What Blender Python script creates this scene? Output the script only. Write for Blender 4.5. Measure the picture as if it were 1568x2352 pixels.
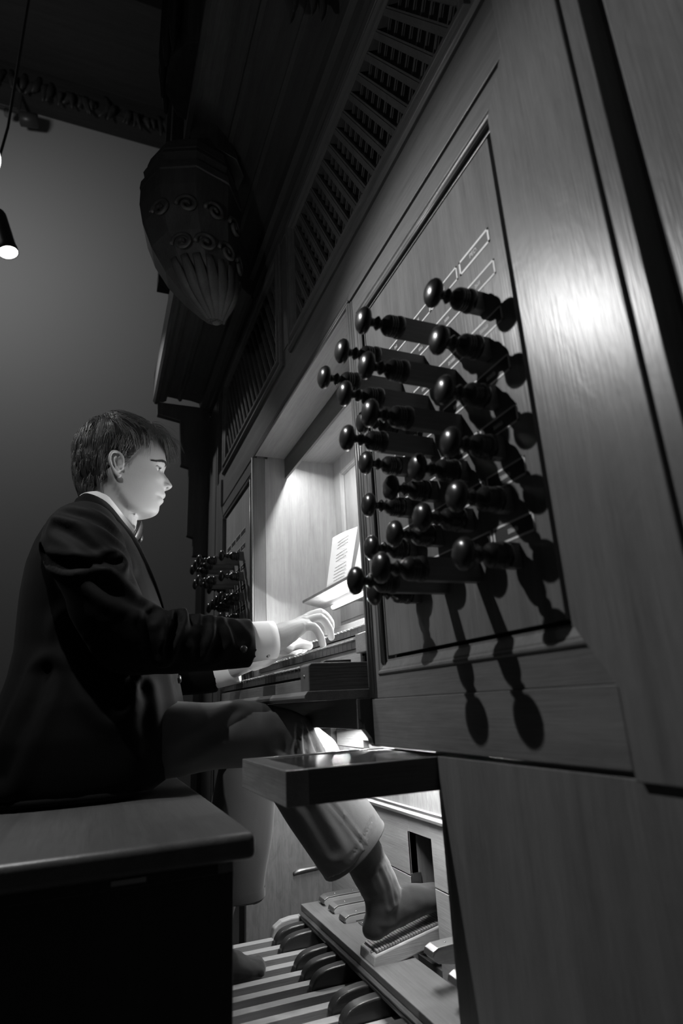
import bpy, bmesh, math, random
import numpy as np
from mathutils import Vector, Matrix, noise
for o in list(bpy.data.objects): bpy.data.objects.remove(o)
sc = bpy.context.scene
COL = sc.collection
rnd = random.Random(7)
PI = math.pi

# ------------------------------------------------------------------ camera
# world: X runs along the organ front away from the lens, Y points from the organ face (Y=0) to the bench, Z up
cam = bpy.data.cameras.new('camera'); camo = bpy.data.objects.new('camera', cam); COL.objects.link(camo)
Rm = Matrix(((-0.36950082, -0.3024361, -0.87863618), (-0.9279237, 0.06996485, 0.36614549), (-0.04926196, 0.9505984, -0.3064897)))
camo.matrix_world = Matrix.Translation((0, .46, .70)) @ Rm.to_4x4()
cam.sensor_fit = 'VERTICAL'; cam.sensor_height = 36; cam.lens = 1362.537 / 2352 * 36
cam.clip_start = .01; cam.clip_end = 60
cam.dof.use_dof = True; cam.dof.focus_distance = 1.45; cam.dof.aperture_fstop = 3.4
sc.camera = camo

# ------------------------------------------------------------------ world, light, exposure
wd = bpy.data.worlds.new('world'); sc.world = wd; wd.use_nodes = True
wd.node_tree.nodes['Background'].inputs[0].default_value = (.5, .5, .5, 1)
wd.node_tree.nodes['Background'].inputs[1].default_value = .025
sc.view_settings.view_transform = 'Standard'; sc.view_settings.look = 'None'
sc.view_settings.exposure = 0.0; sc.view_settings.gamma = 1; sc.view_settings.use_curve_mapping = False
LAMP = Vector((.955, .688, 1.632))        # the bare lamp over the bench
LAMP_W = 9.0
STRIP_W = 5.0                             # strip behind the lintel board
DESK_W = 5.4                              # tube under the music desk
KNEE_W = 4.2                              # pedal light

def light(name, kind, loc, energy, target=None, **kw):
    l = bpy.data.lights.new(name, kind); l.energy = energy
    for k, v in kw.items(): setattr(l, k, v)
    o = bpy.data.objects.new(name, l); COL.objects.link(o); o.location = loc
    if target is not None: o.rotation_euler = (Vector(target) - Vector(loc)).to_track_quat('-Z', 'Y').to_euler()
    return o
light('lamp_light', 'SPOT', LAMP, LAMP_W * 2.9, LAMP + Vector((-.23, -.56, -.82)), shadow_soft_size=.007, spot_size=math.radians(120), spot_blend=.55)
light('lamp_spill', 'POINT', LAMP, LAMP_W * .05, shadow_soft_size=.01)
light('can_light', 'SPOT', (3.19, 1.075, 3.19), 95, (2.12, .08, 1.1), shadow_soft_size=.03, spot_size=math.radians(34), spot_blend=.5)
light('rim_light', 'SPOT', (1.7, 2.4, 3.1), 95, (1.42, .52, 1.26), shadow_soft_size=.12, spot_size=math.radians(19), spot_blend=.5)  # added rim light for hair and shoulders; no fixture stands there
light('strip_light', 'AREA', (1.44, -.137, 1.507), STRIP_W, (1.44, -.125, 1.0), shape='RECTANGLE', size=.74, size_y=.010)
light('desk_light', 'AREA', (1.47, -.183, .962), DESK_W, (1.47, .30, .72), shape='RECTANGLE', size=.36, size_y=.012)
light('desk_light_down', 'AREA', (1.41, -.190, .966), DESK_W*.10, (1.41, -.20, .5), shape='RECTANGLE', size=.50, size_y=.012)
light('pedal_light', 'AREA', (1.22, -.125, .697), KNEE_W, (1.24, -.10, .2), shape='RECTANGLE', size=.30, size_y=.012)
light('pedal_fill_far', 'AREA', (1.70, -.150, .64), KNEE_W*.42, (1.66, -.05, .1), shape='RECTANGLE', size=.22, size_y=.012)  # extra fill added to brighten the far pedals, no fixture
light('room_fill', 'AREA', (3.6, 2.4, 5.0), 20, (5.95, 1.2, 5.2), shape='DISK', size=.5)

# ------------------------------------------------------------------ materials
def mat(name, base=.2, rough=.5, metal=0., spec=.5, emit=None, coat=0., sheen=0.):
    m = bpy.data.materials.new(name); m.use_nodes = True
    b = m.node_tree.nodes['Principled BSDF']
    b.inputs['Base Color'].default_value = (base, base, base, 1)
    b.inputs['Roughness'].default_value = rough; b.inputs['Metallic'].default_value = metal
    b.inputs['Specular IOR Level'].default_value = spec
    b.inputs['Coat Weight'].default_value = coat; b.inputs['Coat Roughness'].default_value = .2
    b.inputs['Sheen Weight'].default_value = sheen
    if emit is not None:
        b.inputs['Emission Color'].default_value = (1, 1, 1, 1); b.inputs['Emission Strength'].default_value = emit
    return m
def nodes(m): return m.node_tree.nodes, m.node_tree.links, m.node_tree.nodes['Principled BSDF']
def wood(name, base, rough=.42, grain='Z', contrast=.35, scale=1., spec=.4, fig=.5):
    """oak: long streaks along the grain, fine pores, and short medullary flecks"""
    m = mat(name, base, rough, spec=spec); n, l, b = nodes(m)
    tc = n.new('ShaderNodeTexCoord')
    def mp(along, across):
        q = n.new('ShaderNodeMapping'); s = [across] * 3; s['XYZ'.index(grain)] = along
        q.inputs['Scale'].default_value = [v * scale for v in s]; l.new(tc.outputs['Object'], q.inputs[0]); return q
    def nz(q, detail=4, rgh=.6, dist=0.):
        t = n.new('ShaderNodeTexNoise'); t.inputs['Scale'].default_value = 1; t.inputs['Detail'].default_value = detail
        t.inputs['Roughness'].default_value = rgh; t.inputs['Distortion'].default_value = dist
        l.new(q.outputs[0], t.inputs['Vector']); return t
    a = nz(mp(1.2, 22), 5, .6, .6); f = nz(mp(12, 420), 2, .5); g = nz(mp(16, 46), 3, .7, 1.2)
    def mth(op, x, y):
        t = n.new('ShaderNodeMath'); t.operation = op
        for i, v in enumerate((x, y)):
            if hasattr(v, 'links') or hasattr(v, 'is_output'): l.new(v, t.inputs[i])
            else: t.inputs[i].default_value = v
        return t.outputs[0]
    s = mth('ADD', mth('MULTIPLY', mth('SUBTRACT', a.outputs[0], .5), contrast * 2.6), mth('MULTIPLY', mth('SUBTRACT', f.outputs[0], .5), contrast * 1.5))
    s = mth('ADD', s, mth('MULTIPLY', mth('SUBTRACT', g.outputs[0], .5), contrast * fig * 2))
    v = mth('MULTIPLY', mth('ADD', s, 1.0), base)
    v = mth('MAXIMUM', v, base * .25)
    cb = n.new('ShaderNodeCombineColor')
    for i in range(3): l.new(v, cb.inputs[i])
    l.new(cb.outputs[0], b.inputs['Base Color'])
    bp = n.new('ShaderNodeBump'); bp.inputs['Strength'].default_value = .22; bp.inputs['Distance'].default_value = .0012
    l.new(f.outputs[0], bp.inputs['Height'])
    b2 = n.new('ShaderNodeBump'); b2.inputs['Strength'].default_value = .16; b2.inputs['Distance'].default_value = .003
    w = nz(mp(9, 26), 3, .6, .8); l.new(w.outputs[0], b2.inputs['Height']); l.new(bp.outputs[0], b2.inputs['Normal']); l.new(b2.outputs[0], b.inputs['Normal'])
    return m
def cloth(name, base, rough=.9, sheen=.15, sc_=900, strength=.25):
    m = mat(name, base, rough, spec=.06, sheen=sheen); n, l, b = nodes(m)
    tc = n.new('ShaderNodeTexCoord'); t = n.new('ShaderNodeTexNoise'); t.inputs['Scale'].default_value = sc_
    l.new(tc.outputs['Object'], t.inputs['Vector'])
    bp = n.new('ShaderNodeBump'); bp.inputs['Strength'].default_value = strength; bp.inputs['Distance'].default_value = .001
    l.new(t.outputs[0], bp.inputs['Height']); l.new(bp.outputs[0], b.inputs['Normal'])
    return m
OAKZ = wood('oak_upright', .14, .33, 'Z', spec=.5); OAKX = wood('oak_level', .14, .38, 'X', spec=.4)
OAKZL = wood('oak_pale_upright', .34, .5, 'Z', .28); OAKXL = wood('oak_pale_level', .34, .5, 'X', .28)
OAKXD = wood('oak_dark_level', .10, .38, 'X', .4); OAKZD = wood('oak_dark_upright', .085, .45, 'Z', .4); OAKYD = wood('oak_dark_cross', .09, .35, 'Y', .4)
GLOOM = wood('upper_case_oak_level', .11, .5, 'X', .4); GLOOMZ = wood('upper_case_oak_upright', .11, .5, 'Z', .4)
OAKY = wood('oak_cross', .22, .4, 'Y')
BLACKW = mat('ebonised_wood', .018, .28, spec=.6, coat=.15)
SHAFT = wood('slider_oak', .17, .4, 'Y')
PEDW = wood('pedal_maple', .36, .45, 'Y', .3); PEDB = wood('pedal_ebonised', .028, .3, 'Y', .3)
BONE = mat('bone', .62, .3); INLAY = mat('pale_inlay', .75, .5); LABELM = mat('label_ground', .035, .5)
BRASS = mat('worn_metal', .34, .42, 1.0); STEEL = mat('steel', .4, .3, 1.0)
GLOW = mat('lamp_glow', .9, .5, emit=60); GLOWB = mat('tube_glow', .9, .5, emit=4); GLOWS = mat('spot_glow', .9, .5, emit=6)
PAPER = mat('paper', .82, .8); INK = mat('ink', .12, .8)
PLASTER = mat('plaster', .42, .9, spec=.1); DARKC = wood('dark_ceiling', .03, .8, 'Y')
JACKET = cloth('black_wool', .0028, .7, .02); TROUS = cloth('grey_trouser_wool', .065, .85, .2); SHIRT = cloth('white_cotton', .8, .8, .0, 1400, .1)
SOCK = cloth('grey_sock', .035, .95, .4, 1200, .5); SATIN = mat('black_satin', .02, .35)
FLOORM = wood('floor_boards', .07, .5, 'X'); GLASS = mat('dark_gloss', .05, .1, spec=.8, coat=.5)
HAIRM = mat('brown_hair', .17, .30, spec=.8)
SKIN = mat('skin', .42, .5, spec=.35)
def skin_setup():
    n, l, b = nodes(SKIN); b.inputs['Subsurface Weight'].default_value = .12; b.inputs['Subsurface Radius'].default_value = (.006,) * 3
    b.inputs['Subsurface Scale'].default_value = .6
    tc = n.new('ShaderNodeTexCoord'); t = n.new('ShaderNodeTexNoise'); t.inputs['Scale'].default_value = 260; t.inputs['Detail'].default_value = 4
    l.new(tc.outputs['Object'], t.inputs['Vector']); bp = n.new('ShaderNodeBump'); bp.inputs['Strength'].default_value = .25; bp.inputs['Distance'].default_value = .0008
    l.new(t.outputs[0], bp.inputs['Height']); l.new(bp.outputs[0], b.inputs['Normal'])
skin_setup()

# ------------------------------------------------------------------ mesh helpers (world coordinates)
class MB:
    def __init__(s): s.v = []; s.f = []
    def add(s, vs, fs):
        k = len(s.v); s.v += [tuple(p) for p in vs]; s.f += [tuple(i + k for i in f) for f in fs]; return s
    def box(s, x0, x1, y0, y1, z0, z1):
        x0, x1 = sorted((x0, x1)); y0, y1 = sorted((y0, y1)); z0, z1 = sorted((z0, z1))
        return s.add([(x0,y0,z0),(x1,y0,z0),(x1,y1,z0),(x0,y1,z0),(x0,y0,z1),(x1,y0,z1),(x1,y1,z1),(x0,y1,z1)],
                     [(0,3,2,1),(4,5,6,7),(0,1,5,4),(1,2,6,5),(2,3,7,6),(3,0,4,7)])
    def prism(s, pts, axis, a0, a1):
        """closed 2D outline (u,v) extruded along axis: X->(y,z)  Y->(x,z)  Z->(x,y)"""
        def P(u, v, a): return {'X': (a, u, v), 'Y': (u, a, v), 'Z': (u, v, a)}[axis]
        n = len(pts); vs = [P(u, v, a0) for u, v in pts] + [P(u, v, a1) for u, v in pts]
        return s.add(vs, [tuple(range(n))[::-1], tuple(range(n, 2*n))] + [(i, (i+1) % n, n + (i+1) % n, n + i) for i in range(n)])
    def rings(s, rs, cap=True, closed=True):
        n = len(rs[0]); vs = [p for r in rs for p in r]; fs = []
        for k in range(len(rs) - 1):
            for i in range(n if closed else n - 1):
                j = (i + 1) % n; fs.append((k*n+i, k*n+j, (k+1)*n+j, (k+1)*n+i))
        if cap: fs.append(tuple(range(n))[::-1]); fs.append(tuple(range((len(rs)-1)*n, len(rs)*n)))
        return s.add(vs, fs)
    def lathe(s, prof, origin, axis=(0, 1, 0), seg=20, flat=None):
        a = Vector(axis).normalized(); u = a.orthogonal().normalized(); w = a.cross(u); o = Vector(origin)
        return s.rings([[o + a*t + (u*math.cos(2*PI*i/seg) + w*math.sin(2*PI*i/seg))*max(r, 1e-5) for i in range(seg)] for r, t in prof])
    def tube(s, pts, rad, seg=10, up=None, smooth=0):
        """pts: points; rad: number, or list of r or (ra,rb): ra across, rb along the up vector"""
        P = [Vector(p) for p in pts]; n = len(P)
        R = [rad]*n if not isinstance(rad, (list, tuple)) else list(rad)
        R = [(r, r) if not isinstance(r, (list, tuple)) else r for r in R]
        if smooth:
            Q = []; S = []
            for i in range(n-1):
                p0, p1, p2, p3 = P[max(i-1,0)], P[i], P[i+1], P[min(i+2,n-1)]
                for k in range(smooth):
                    t = k/smooth
                    Q.append(.5*((2*p1)+(p2-p0)*t+(2*p0-5*p1+4*p2-p3)*t*t+(3*p1-p0-3*p2+p3)*t**3))
                    tt = t*t*(3-2*t); S.append(tuple(R[i][q]*(1-tt)+R[i+1][q]*tt for q in (0,1)))
            Q.append(P[-1]); S.append(R[-1]); P, R, n = Q, S, len(Q)
        rs = []; prev = None
        for i in range(n):
            t = (P[min(i+1,n-1)] - P[max(i-1,0)]).normalized()
            if up is not None: b = (Vector(up) - t*Vector(up).dot(t)).normalized()
            elif prev is None: b = t.orthogonal().normalized()
            else: b = (prev - t*prev.dot(t)).normalized()
            prev = b; a = t.cross(b)
            rs.append([P[i] + a*R[i][0]*math.cos(2*PI*k/seg) + b*R[i][1]*math.sin(2*PI*k/seg) for k in range(seg)])
        return s.rings(rs)
    def ball(s, c, r, seg=16, rg=10, R=None):
        r = (r, r, r) if not isinstance(r, (list, tuple)) else r; c = Vector(c)
        rs = []
        for i in range(rg+1):
            th = PI*min(max(i/rg, .02), .98)
            ring = [Vector((r[0]*math.sin(th)*math.cos(2*PI*k/seg), r[1]*math.sin(th)*math.sin(2*PI*k/seg), r[2]*math.cos(th))) for k in range(seg)]
            rs.append([c + (R @ p if R is not None else p) for p in ring])
        return s.rings(rs)
    def frame(s, x0, x1, z0, z1, prof, yflip=1, close_profile=True):
        """mitred moulding round a rectangle in the XZ plane; prof = [(inset, y)]"""
        rs = []
        for cx, cz, sx, sz in ((x0,z0,1,1),(x1,z0,-1,1),(x1,z1,-1,-1),(x0,z1,1,-1)):
            rs.append([(cx+sx*d, y*yflip, cz+sz*d) for d, y in prof])
        n = len(prof); vs = [p for r in rs for p in r]; fs = []
        for k in range(4):
            for i in range(n if close_profile else n-1):
                j = (i+1) % n; fs.append((k*n+i, k*n+j, ((k+1)%4)*n+j, ((k+1)%4)*n+i))
        return s.add(vs, fs)

def mesh_from(mb, name, origin=(0,0,0)):
    me = bpy.data.meshes.new(name); o = Vector(origin)
    me.from_pydata([tuple(Vector(p) - o) for p in mb.v], [], mb.f); me.validate()
    bm = bmesh.new(); bm.from_mesh(me); bmesh.ops.recalc_face_normals(bm, faces=bm.faces); bm.to_mesh(me); bm.free()
    return me
def worldloc(o):
    v = Vector((0,0,0))
    while o is not None: v += o.location; o = o.parent
    return v
def tag(o, label=None, cat=None, group=None, kind=None):
    for k, v in (('label', label), ('category', cat), ('group', group), ('kind', kind)):
        if v: o[k] = v
    return o
def obj(name, mb, m, parent=None, bevel=0., smooth=False, loc=None, seg=2, angle=None):
    base = worldloc(parent) if parent is not None else Vector((0,0,0))
    off = Vector(loc) if loc is not None else (base if parent is not None else Vector((0,0,0)))
    me = mesh_from(mb, name, off) if isinstance(mb, MB) else mb
    o = bpy.data.objects.new(name, me); COL.objects.link(o)
    o.location = off - base
    if parent is not None: o.parent = parent
    if not me.materials: me.materials.append(m)
    if bevel:
        md = o.modifiers.new('bevel', 'BEVEL'); md.width = bevel; md.segments = seg; md.limit_method = 'ANGLE'; md.angle_limit = math.radians(40)
    if smooth:
        me.shade_smooth() if angle is None else me.shade_smooth()
        if angle is not None: me.set_sharp_from_angle(angle=math.radians(angle))
    return o
def thing(name, label, cat, loc=(0,0,0), group=None, kind=None):
    o = bpy.data.objects.new(name, None); COL.objects.link(o); o.location = loc; o.empty_display_size = .05
    return tag(o, label, cat, group, kind)
def copy_tree(root):
    r = root.copy(); COL.objects.link(r)
    for ch in list(root.children):
        c = ch.copy(); COL.objects.link(c); c.parent = r
        for g in ch.children:
            d = g.copy(); COL.objects.link(d); d.parent = c
    return r
def fused(mb, voxel, smooth=0, sfac=.5, name='fused'):
    """one continuous surface out of overlapping forms; returns (verts array, faces)"""
    me = mesh_from(mb, name); o = bpy.data.objects.new(name, me); COL.objects.link(o)
    r = o.modifiers.new('r', 'REMESH'); r.mode = 'VOXEL'; r.voxel_size = voxel
    if smooth:
        q = o.modifiers.new('s', 'SMOOTH'); q.factor = sfac; q.iterations = smooth
    dg = bpy.context.evaluated_depsgraph_get(); dg.update()
    e = o.evaluated_get(dg); m2 = bpy.data.meshes.new_from_object(e)
    n = len(m2.vertices); v = np.empty(n*3); m2.vertices.foreach_get('co', v); v = v.reshape(-1, 3)
    nn = np.empty(n*3); m2.vertices.foreach_get('normal', nn); nn = nn.reshape(-1, 3)
    f = [tuple(p.vertices) for p in m2.polygons]
    bpy.data.objects.remove(o); bpy.data.meshes.remove(me); bpy.data.meshes.remove(m2)
    return v, nn, f
def to_mb(v, f):
    m = MB(); m.v = [tuple(p) for p in v]; m.f = f; return m
def crease(v, n, pts, r, depth, ridge=.5):
    """pull a fold into the cloth along a polyline, with a soft ridge on either side"""
    P = np.array(pts, float); best = np.full(len(v), 1e9)
    for a, b in zip(P[:-1], P[1:]):
        ab = b - a; t = np.clip(((v - a) @ ab) / (ab @ ab), 0, 1); d = np.linalg.norm(v - (a + t[:, None]*ab), axis=1)
        best = np.minimum(best, d)
    w = -np.exp(-(best/r)**2) + ridge*np.exp(-((best - 1.9*r)/r)**2)
    return v + n * (w*depth)[:, None]
def smin_interp(x, xs, ys): return float(np.interp(x, xs, ys))

# ================================================================== SETTING
def struct(name, mb, m, **k): return tag(obj(name, mb, m, **k), kind='structure')
fl = thing('floor', 'dark wooden floor boards under the organ bench', 'floor', (0, 0, 0), kind='structure')
for i in range(22):
    obj('board', MB().box(-1.5, 6.0, -.5 + i*.16, -.5 + i*.16 + .157, -.03, 0), FLOORM, fl)
struct('wall_back', MB().box(6.0, 6.2, -1.0, 6.0, 0, 12), PLASTER)
struct('wall_left', MB().box(-2, 6.0, 5.8, 6.0, 0, 12), PLASTER)
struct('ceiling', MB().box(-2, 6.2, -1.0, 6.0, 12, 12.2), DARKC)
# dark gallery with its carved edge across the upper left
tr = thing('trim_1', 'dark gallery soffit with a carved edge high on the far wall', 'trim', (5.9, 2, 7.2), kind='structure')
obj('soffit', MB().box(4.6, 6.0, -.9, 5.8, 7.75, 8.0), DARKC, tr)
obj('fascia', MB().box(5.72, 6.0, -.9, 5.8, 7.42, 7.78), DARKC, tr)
cv = MB()
rr = random.Random(8)
for i in range(90):
    y = -.6 + i*.068 + rr.uniform(-.02, .02)
    cv.tube([(5.72, y, 7.55+rr.uniform(-.1, .1)), (5.68, y+rr.uniform(-.05, .05), 7.45), (5.70, y+rr.uniform(-.08, .08), 7.32+rr.uniform(-.03, .06))], [(.03, .02), (.045, .03), (.012, .01)], 7, smooth=3)
obj('carved_edge', cv, wood('carving_dark', .035, .5, 'Z'), tr, smooth=True)['kind'] = 'stuff'

# ------------------------------------------------------------------ organ case
C0 = (1.44, 0, .9)
case = thing('organ_case', 'dark oak organ case with moulded rails and stiles around the player niche', 'organ case', C0)
XN, XF = 1.005, 1.875            # the niche between the two stop jambs
MIR = lambda x: 2.88 - x
def rev(pts): return pts
PANEL_PROF = [(0, -.012), (0, .006), (.003, .0085), (.007, .0085), (.010, .004), (.013, .0035), (.016, .006), (.020, .006), (.024, .001), (.028, -.012)]
def jamb(side):
    """stop jamb: panel in a moulded frame, bevelled sill and top, plinth board; side 0 = near, 1 = far"""
    X = (lambda x: x) if side == 0 else MIR
    where = 'near the lens' if side == 0 else 'beyond the music desk'
    t = thing('stop_jamb', ('broad oak stop panel in the foreground carrying four columns of drawn knobs and pale inlaid labels' if side == 0 else
              'narrow-looking oak stop panel beyond the player, left of the lit niche wall'), 'stop panel', (X(.72), 0, 1.05))
    x0, x1, z0, z1 = .49, .945, .769, 1.462
    def bx(m, a, b, *r): return m.box(X(a), X(b), *r)
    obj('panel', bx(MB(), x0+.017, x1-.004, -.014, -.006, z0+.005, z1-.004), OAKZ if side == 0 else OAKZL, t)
    fr = MB()   # mitred inner moulding, deep towards the knobs
    for cx0, cx1 in ((x0, x1),):
        a, b = sorted((X(cx0), X(cx1)))
        fr.frame(a, b, z0, z1, [(-.026, -.02), (-.026, .001), (-.0235, .0035), (-.020, .0035), (-.018, .0005), (-.015, 0), (-.004, -.0065), (-.001, -.0065), (-.001, -.02)])
    obj('moulding', fr, OAKZ, t, bevel=.0006)
    obj('groove_ground', bx(MB(), x0-.02, x1+.02, -.024, -.0205, z0-.02, z1+.02), mat('groove_shade', .02, .9), t)  # near-black ground: the groove's shade is put into its colour
    for zz in (z1+.0075, z1+.0125):
        obj('bead', MB().lathe([(.0026, min(X(x0), X(x1))), (.0026, max(X(x0), X(x1)))], (0, -.0015, zz), (1, 0, 0), 8), OAKX, t, smooth=True)
    for xx in (x1+.0065, x1+.0125):
        obj('bead', MB().lathe([(.0028, z0-.006), (.0028, z1+.006)], (X(xx), -.001, 0), (0, 0, 1), 8), OAKZ, t, smooth=True)
    # stiles and rails, mitred at the outer corner as in the photograph
    obj('stile', MB().prism([(X(x1+.020), z0-.018), (X(XN), .70), (X(XN), 1.53), (X(x1+.020), z1+.018)], 'Y', -.04, 0), OAKZ, t, bevel=.001)
    obj('rail', MB().prism([(X(x0-.022), z1+.018), (X(x1+.022), z1+.018), (X(XN), 1.53), (X(.446), 1.53)], 'Y', -.04, 0), OAKX, t, bevel=.001)
    obj('rail', MB().prism([(X(.446), .705), (X(XN), .705), (X(x1+.022), z0-.018), (X(x0-.022), z0-.018)], 'Y', -.04, 0), OAKX, t, bevel=.001)
    obj('plinth_board', MB().box(X(.444), X(XN-.004), -.04, .003, .628, .7045), OAKX, t, bevel=.0012)
    for k, (xa, w, yy) in enumerate(((XN-.0035, .0035, .006), (XN-.011, .004, .004), (XN-.019, .003, .003))):
        obj('bead', MB().lathe([(w, .706), (w, 1.527)], (X(xa), yy-.003, 0), (0, 0, 1), 10), OAKZ, t, smooth=True)
    obj('outer_stile', MB().prism([(X(.3435), .62), (X(.440), .62), (X(.440), .70), (X(.486), .766), (X(.486), 1.466), (X(.440), 1.535), (X(.440), 1.66), (X(.3435), 1.66)], 'Y', -.05, .007), OAKZ, t, bevel=.0015)
    return t
jn = jamb(0); jf = jamb(1)
# outer posts beyond the grooves
for side in (0, 1):
    X = (lambda x: x) if side == 0 else MIR
    obj('groove_back', MB().box(X(.292), X(.350), -.06, -.030, 0, 2.13), OAKZD, case)
    obj('post_strip', MB().box(X(.3175), X(.3395), -.03, .005, 0, 2.13), OAKZ, case, bevel=.001)
    obj('post', MB().box(X(.05), X(.292), -.06, .004, 0, 2.13), OAKZ, case, bevel=.003)
obj('post', MB().box(2.84, 3.02, -.06, .02, 0, 2.13), OAKZD, case, bevel=.003)
obj('post', MB().box(-.5, .045, -.06, .0, 0, 2.13), OAKZ, case, bevel=.003)
# frieze rail between stops and lattice, with a bead along its lower edge
obj('frieze_rail', MB().box(.345, MIR(.345), -.05, -.002, 1.543, 1.72), OAKX, case, bevel=.001)
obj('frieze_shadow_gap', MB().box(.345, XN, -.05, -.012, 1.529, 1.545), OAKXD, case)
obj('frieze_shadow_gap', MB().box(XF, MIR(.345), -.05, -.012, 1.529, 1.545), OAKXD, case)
for k, (z, r) in enumerate(((1.5335, .0035), (1.5415, .0025))):
    obj('bead', MB().lathe([(r, XN-.002), (r, XF+.002)], (0, .0005, z), (1, 0, 0), 8), OAKX, case, smooth=True)
obj('centre_stile', MB().box(1.425, 1.497, -.05, .0, 1.72, 2.13), OAKZ, case, bevel=.001)
obj('top_rail', MB().box(.3, MIR(.3), -.05, .002, 2.118, 2.16), OAKX, case, bevel=.001)
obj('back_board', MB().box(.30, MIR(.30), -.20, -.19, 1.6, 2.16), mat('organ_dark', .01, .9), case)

# ------------------------------------------------------------------ lattice screens
LPROF = [(0, -.03), (0, .004), (.004, .0095), (.010, .0095), (.013, .005), (.017, .0045), (.022, .012), (.028, .013), (.033, .007), (.037, .005), (.040, .0055), (.043, -.002), (.043, -.03)]
def lattice(x0, x1, label):
    z0, z1 = 1.672, 2.125
    t = thing('lattice_screen', label, 'lattice screen', ((x0+x1)/2, 0, z0), 'lattice screens above the stops')
    obj('frame', MB().frame(x0, x1, z0, z1, [(a*1.35, y) for a, y in LPROF]), OAKX, t, bevel=.0005)
    a0, a1, b0, b1 = x0+.056, x1-.056, z0+.056, z1-.02
    def clip(xc, slope, y0, y1, w):
        # slat: line x = xc + slope*(z - zm), clipped to the opening
        zm = (b0+b1)/2; zs = []
        for z in (b0-.004, b1+.004): zs.append(z)
        lo, hi = zs
        if slope:
            za, zb = sorted(((a0-xc)/slope+zm, (a1-xc)/slope+zm)); lo = max(lo, za); hi = min(hi, zb)
        if hi - lo < .02: return
        h = w/2*math.sqrt(1+slope*slope)
        p = [(xc+slope*(lo-zm)-h, lo), (xc+slope*(lo-zm)+h, lo), (xc+slope*(hi-zm)+h, hi), (xc+slope*(hi-zm)-h, hi)]
        m = MB().prism(p, 'Y', y0, y1)
        # a raised fillet along the slat
        q = [(u + (h*.55 if i in (0, 3) else -h*.55), w_) for i, (u, w_) in enumerate(p)]
        m.prism(q, 'Y', y1, y1+.002)
        obj('slat', m, OAKZ, t)
    n = int((x1-x0)/.048)+10
    for i in range(-6, n): clip(x0 + i*.048, .56, -.013, -.003, .017)
    for i in range(-6, n): clip(x0 + .02 + i*.048, -.56, -.026, -.016, .017)
    return t
lattice(.46, 1.425, 'larger-looking oak lattice screen above the near stop panel')
lattice(1.497, 2.42, 'oak lattice screen beyond the centre stile, seen edge-on')

# ------------------------------------------------------------------ overhanging upper case
up = thing('upper_case', 'dark overhanging upper case with long mouldings under its floor', 'organ case', (1.4, .1, 2.16))
# high cove above the near half, then a lower jetty beyond the corbel
cove = [(-.05, 2.16), (.004, 2.16), (.010, 2.175), (.004, 2.185), (.006, 2.24), (.022, 2.25), (.016, 2.262), (.020, 2.31), (.034, 2.36), (.060, 2.42), (.072, 2.43), (.070, 2.445), (.105, 2.50), (.150, 2.545), (.165, 2.55),
        (.166, 2.565), (.215, 2.60), (.27, 2.62), (.285, 2.615), (.30, 2.625), (.30, 2.66), (.285, 2.67), (.285, 3.9), (-.05, 3.9)]
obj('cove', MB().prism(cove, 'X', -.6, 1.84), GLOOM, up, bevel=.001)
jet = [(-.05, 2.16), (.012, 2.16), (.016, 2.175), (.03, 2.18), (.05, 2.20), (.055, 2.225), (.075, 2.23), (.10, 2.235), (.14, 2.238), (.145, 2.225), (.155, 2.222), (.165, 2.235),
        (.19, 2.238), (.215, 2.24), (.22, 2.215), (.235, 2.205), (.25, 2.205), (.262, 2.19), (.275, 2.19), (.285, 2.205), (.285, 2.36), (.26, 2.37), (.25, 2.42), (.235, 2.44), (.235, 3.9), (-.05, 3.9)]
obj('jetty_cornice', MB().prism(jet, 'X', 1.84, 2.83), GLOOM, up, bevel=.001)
for i, x in enumerate((.45, 1.05, 2.1, 2.5)):
    obj('pilaster', MB().box(x, x+.09, .234, .31, 2.68, 3.9), GLOOMZ, up, bevel=.003)
obj('end_bracket', MB().prism([(.0, 2.19), (.265, 2.19), (.262, 2.12), (.15, 2.10), (.14, 1.86), (.10, 1.85), (.10, 1.50), (.07, 1.49), (.07, 1.40), (.0, 1.40)], 'X', 2.80, 2.835), GLOOMZ, up, bevel=.003)
# carved pendant of leaves under the cove
pd = thing('carved_pendant', 'carved leaf pendant hanging from the overhang at the top edge', 'carving', (.90, .14, 2.5))
rr = random.Random(3)
for i in range(22):
    x = .74 + rr.random()*.25; y = .055 + rr.random()*.13; zt = float(np.interp(y, [.06, .105, .15, .215], [2.425, 2.505, 2.55, 2.60])); L = .06 + rr.random()*.09
    lean = (rr.random()-.5)*.04; w = .010 + rr.random()*.010
    m = MB().tube([(x, y, zt+.01), (x+lean*.3, y+.006, zt-L*.35), (x+lean, y-.004, zt-L), (x+lean*1.3, y+.004, zt-L*1.35)], [(w, .006), (w*1.7, .010), (w*1.2, .008), (.002, .002)], 8, up=(0, 1, 0), smooth=4)
    obj('leaf', m, GLOOMZ, pd, smooth=True)
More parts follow.
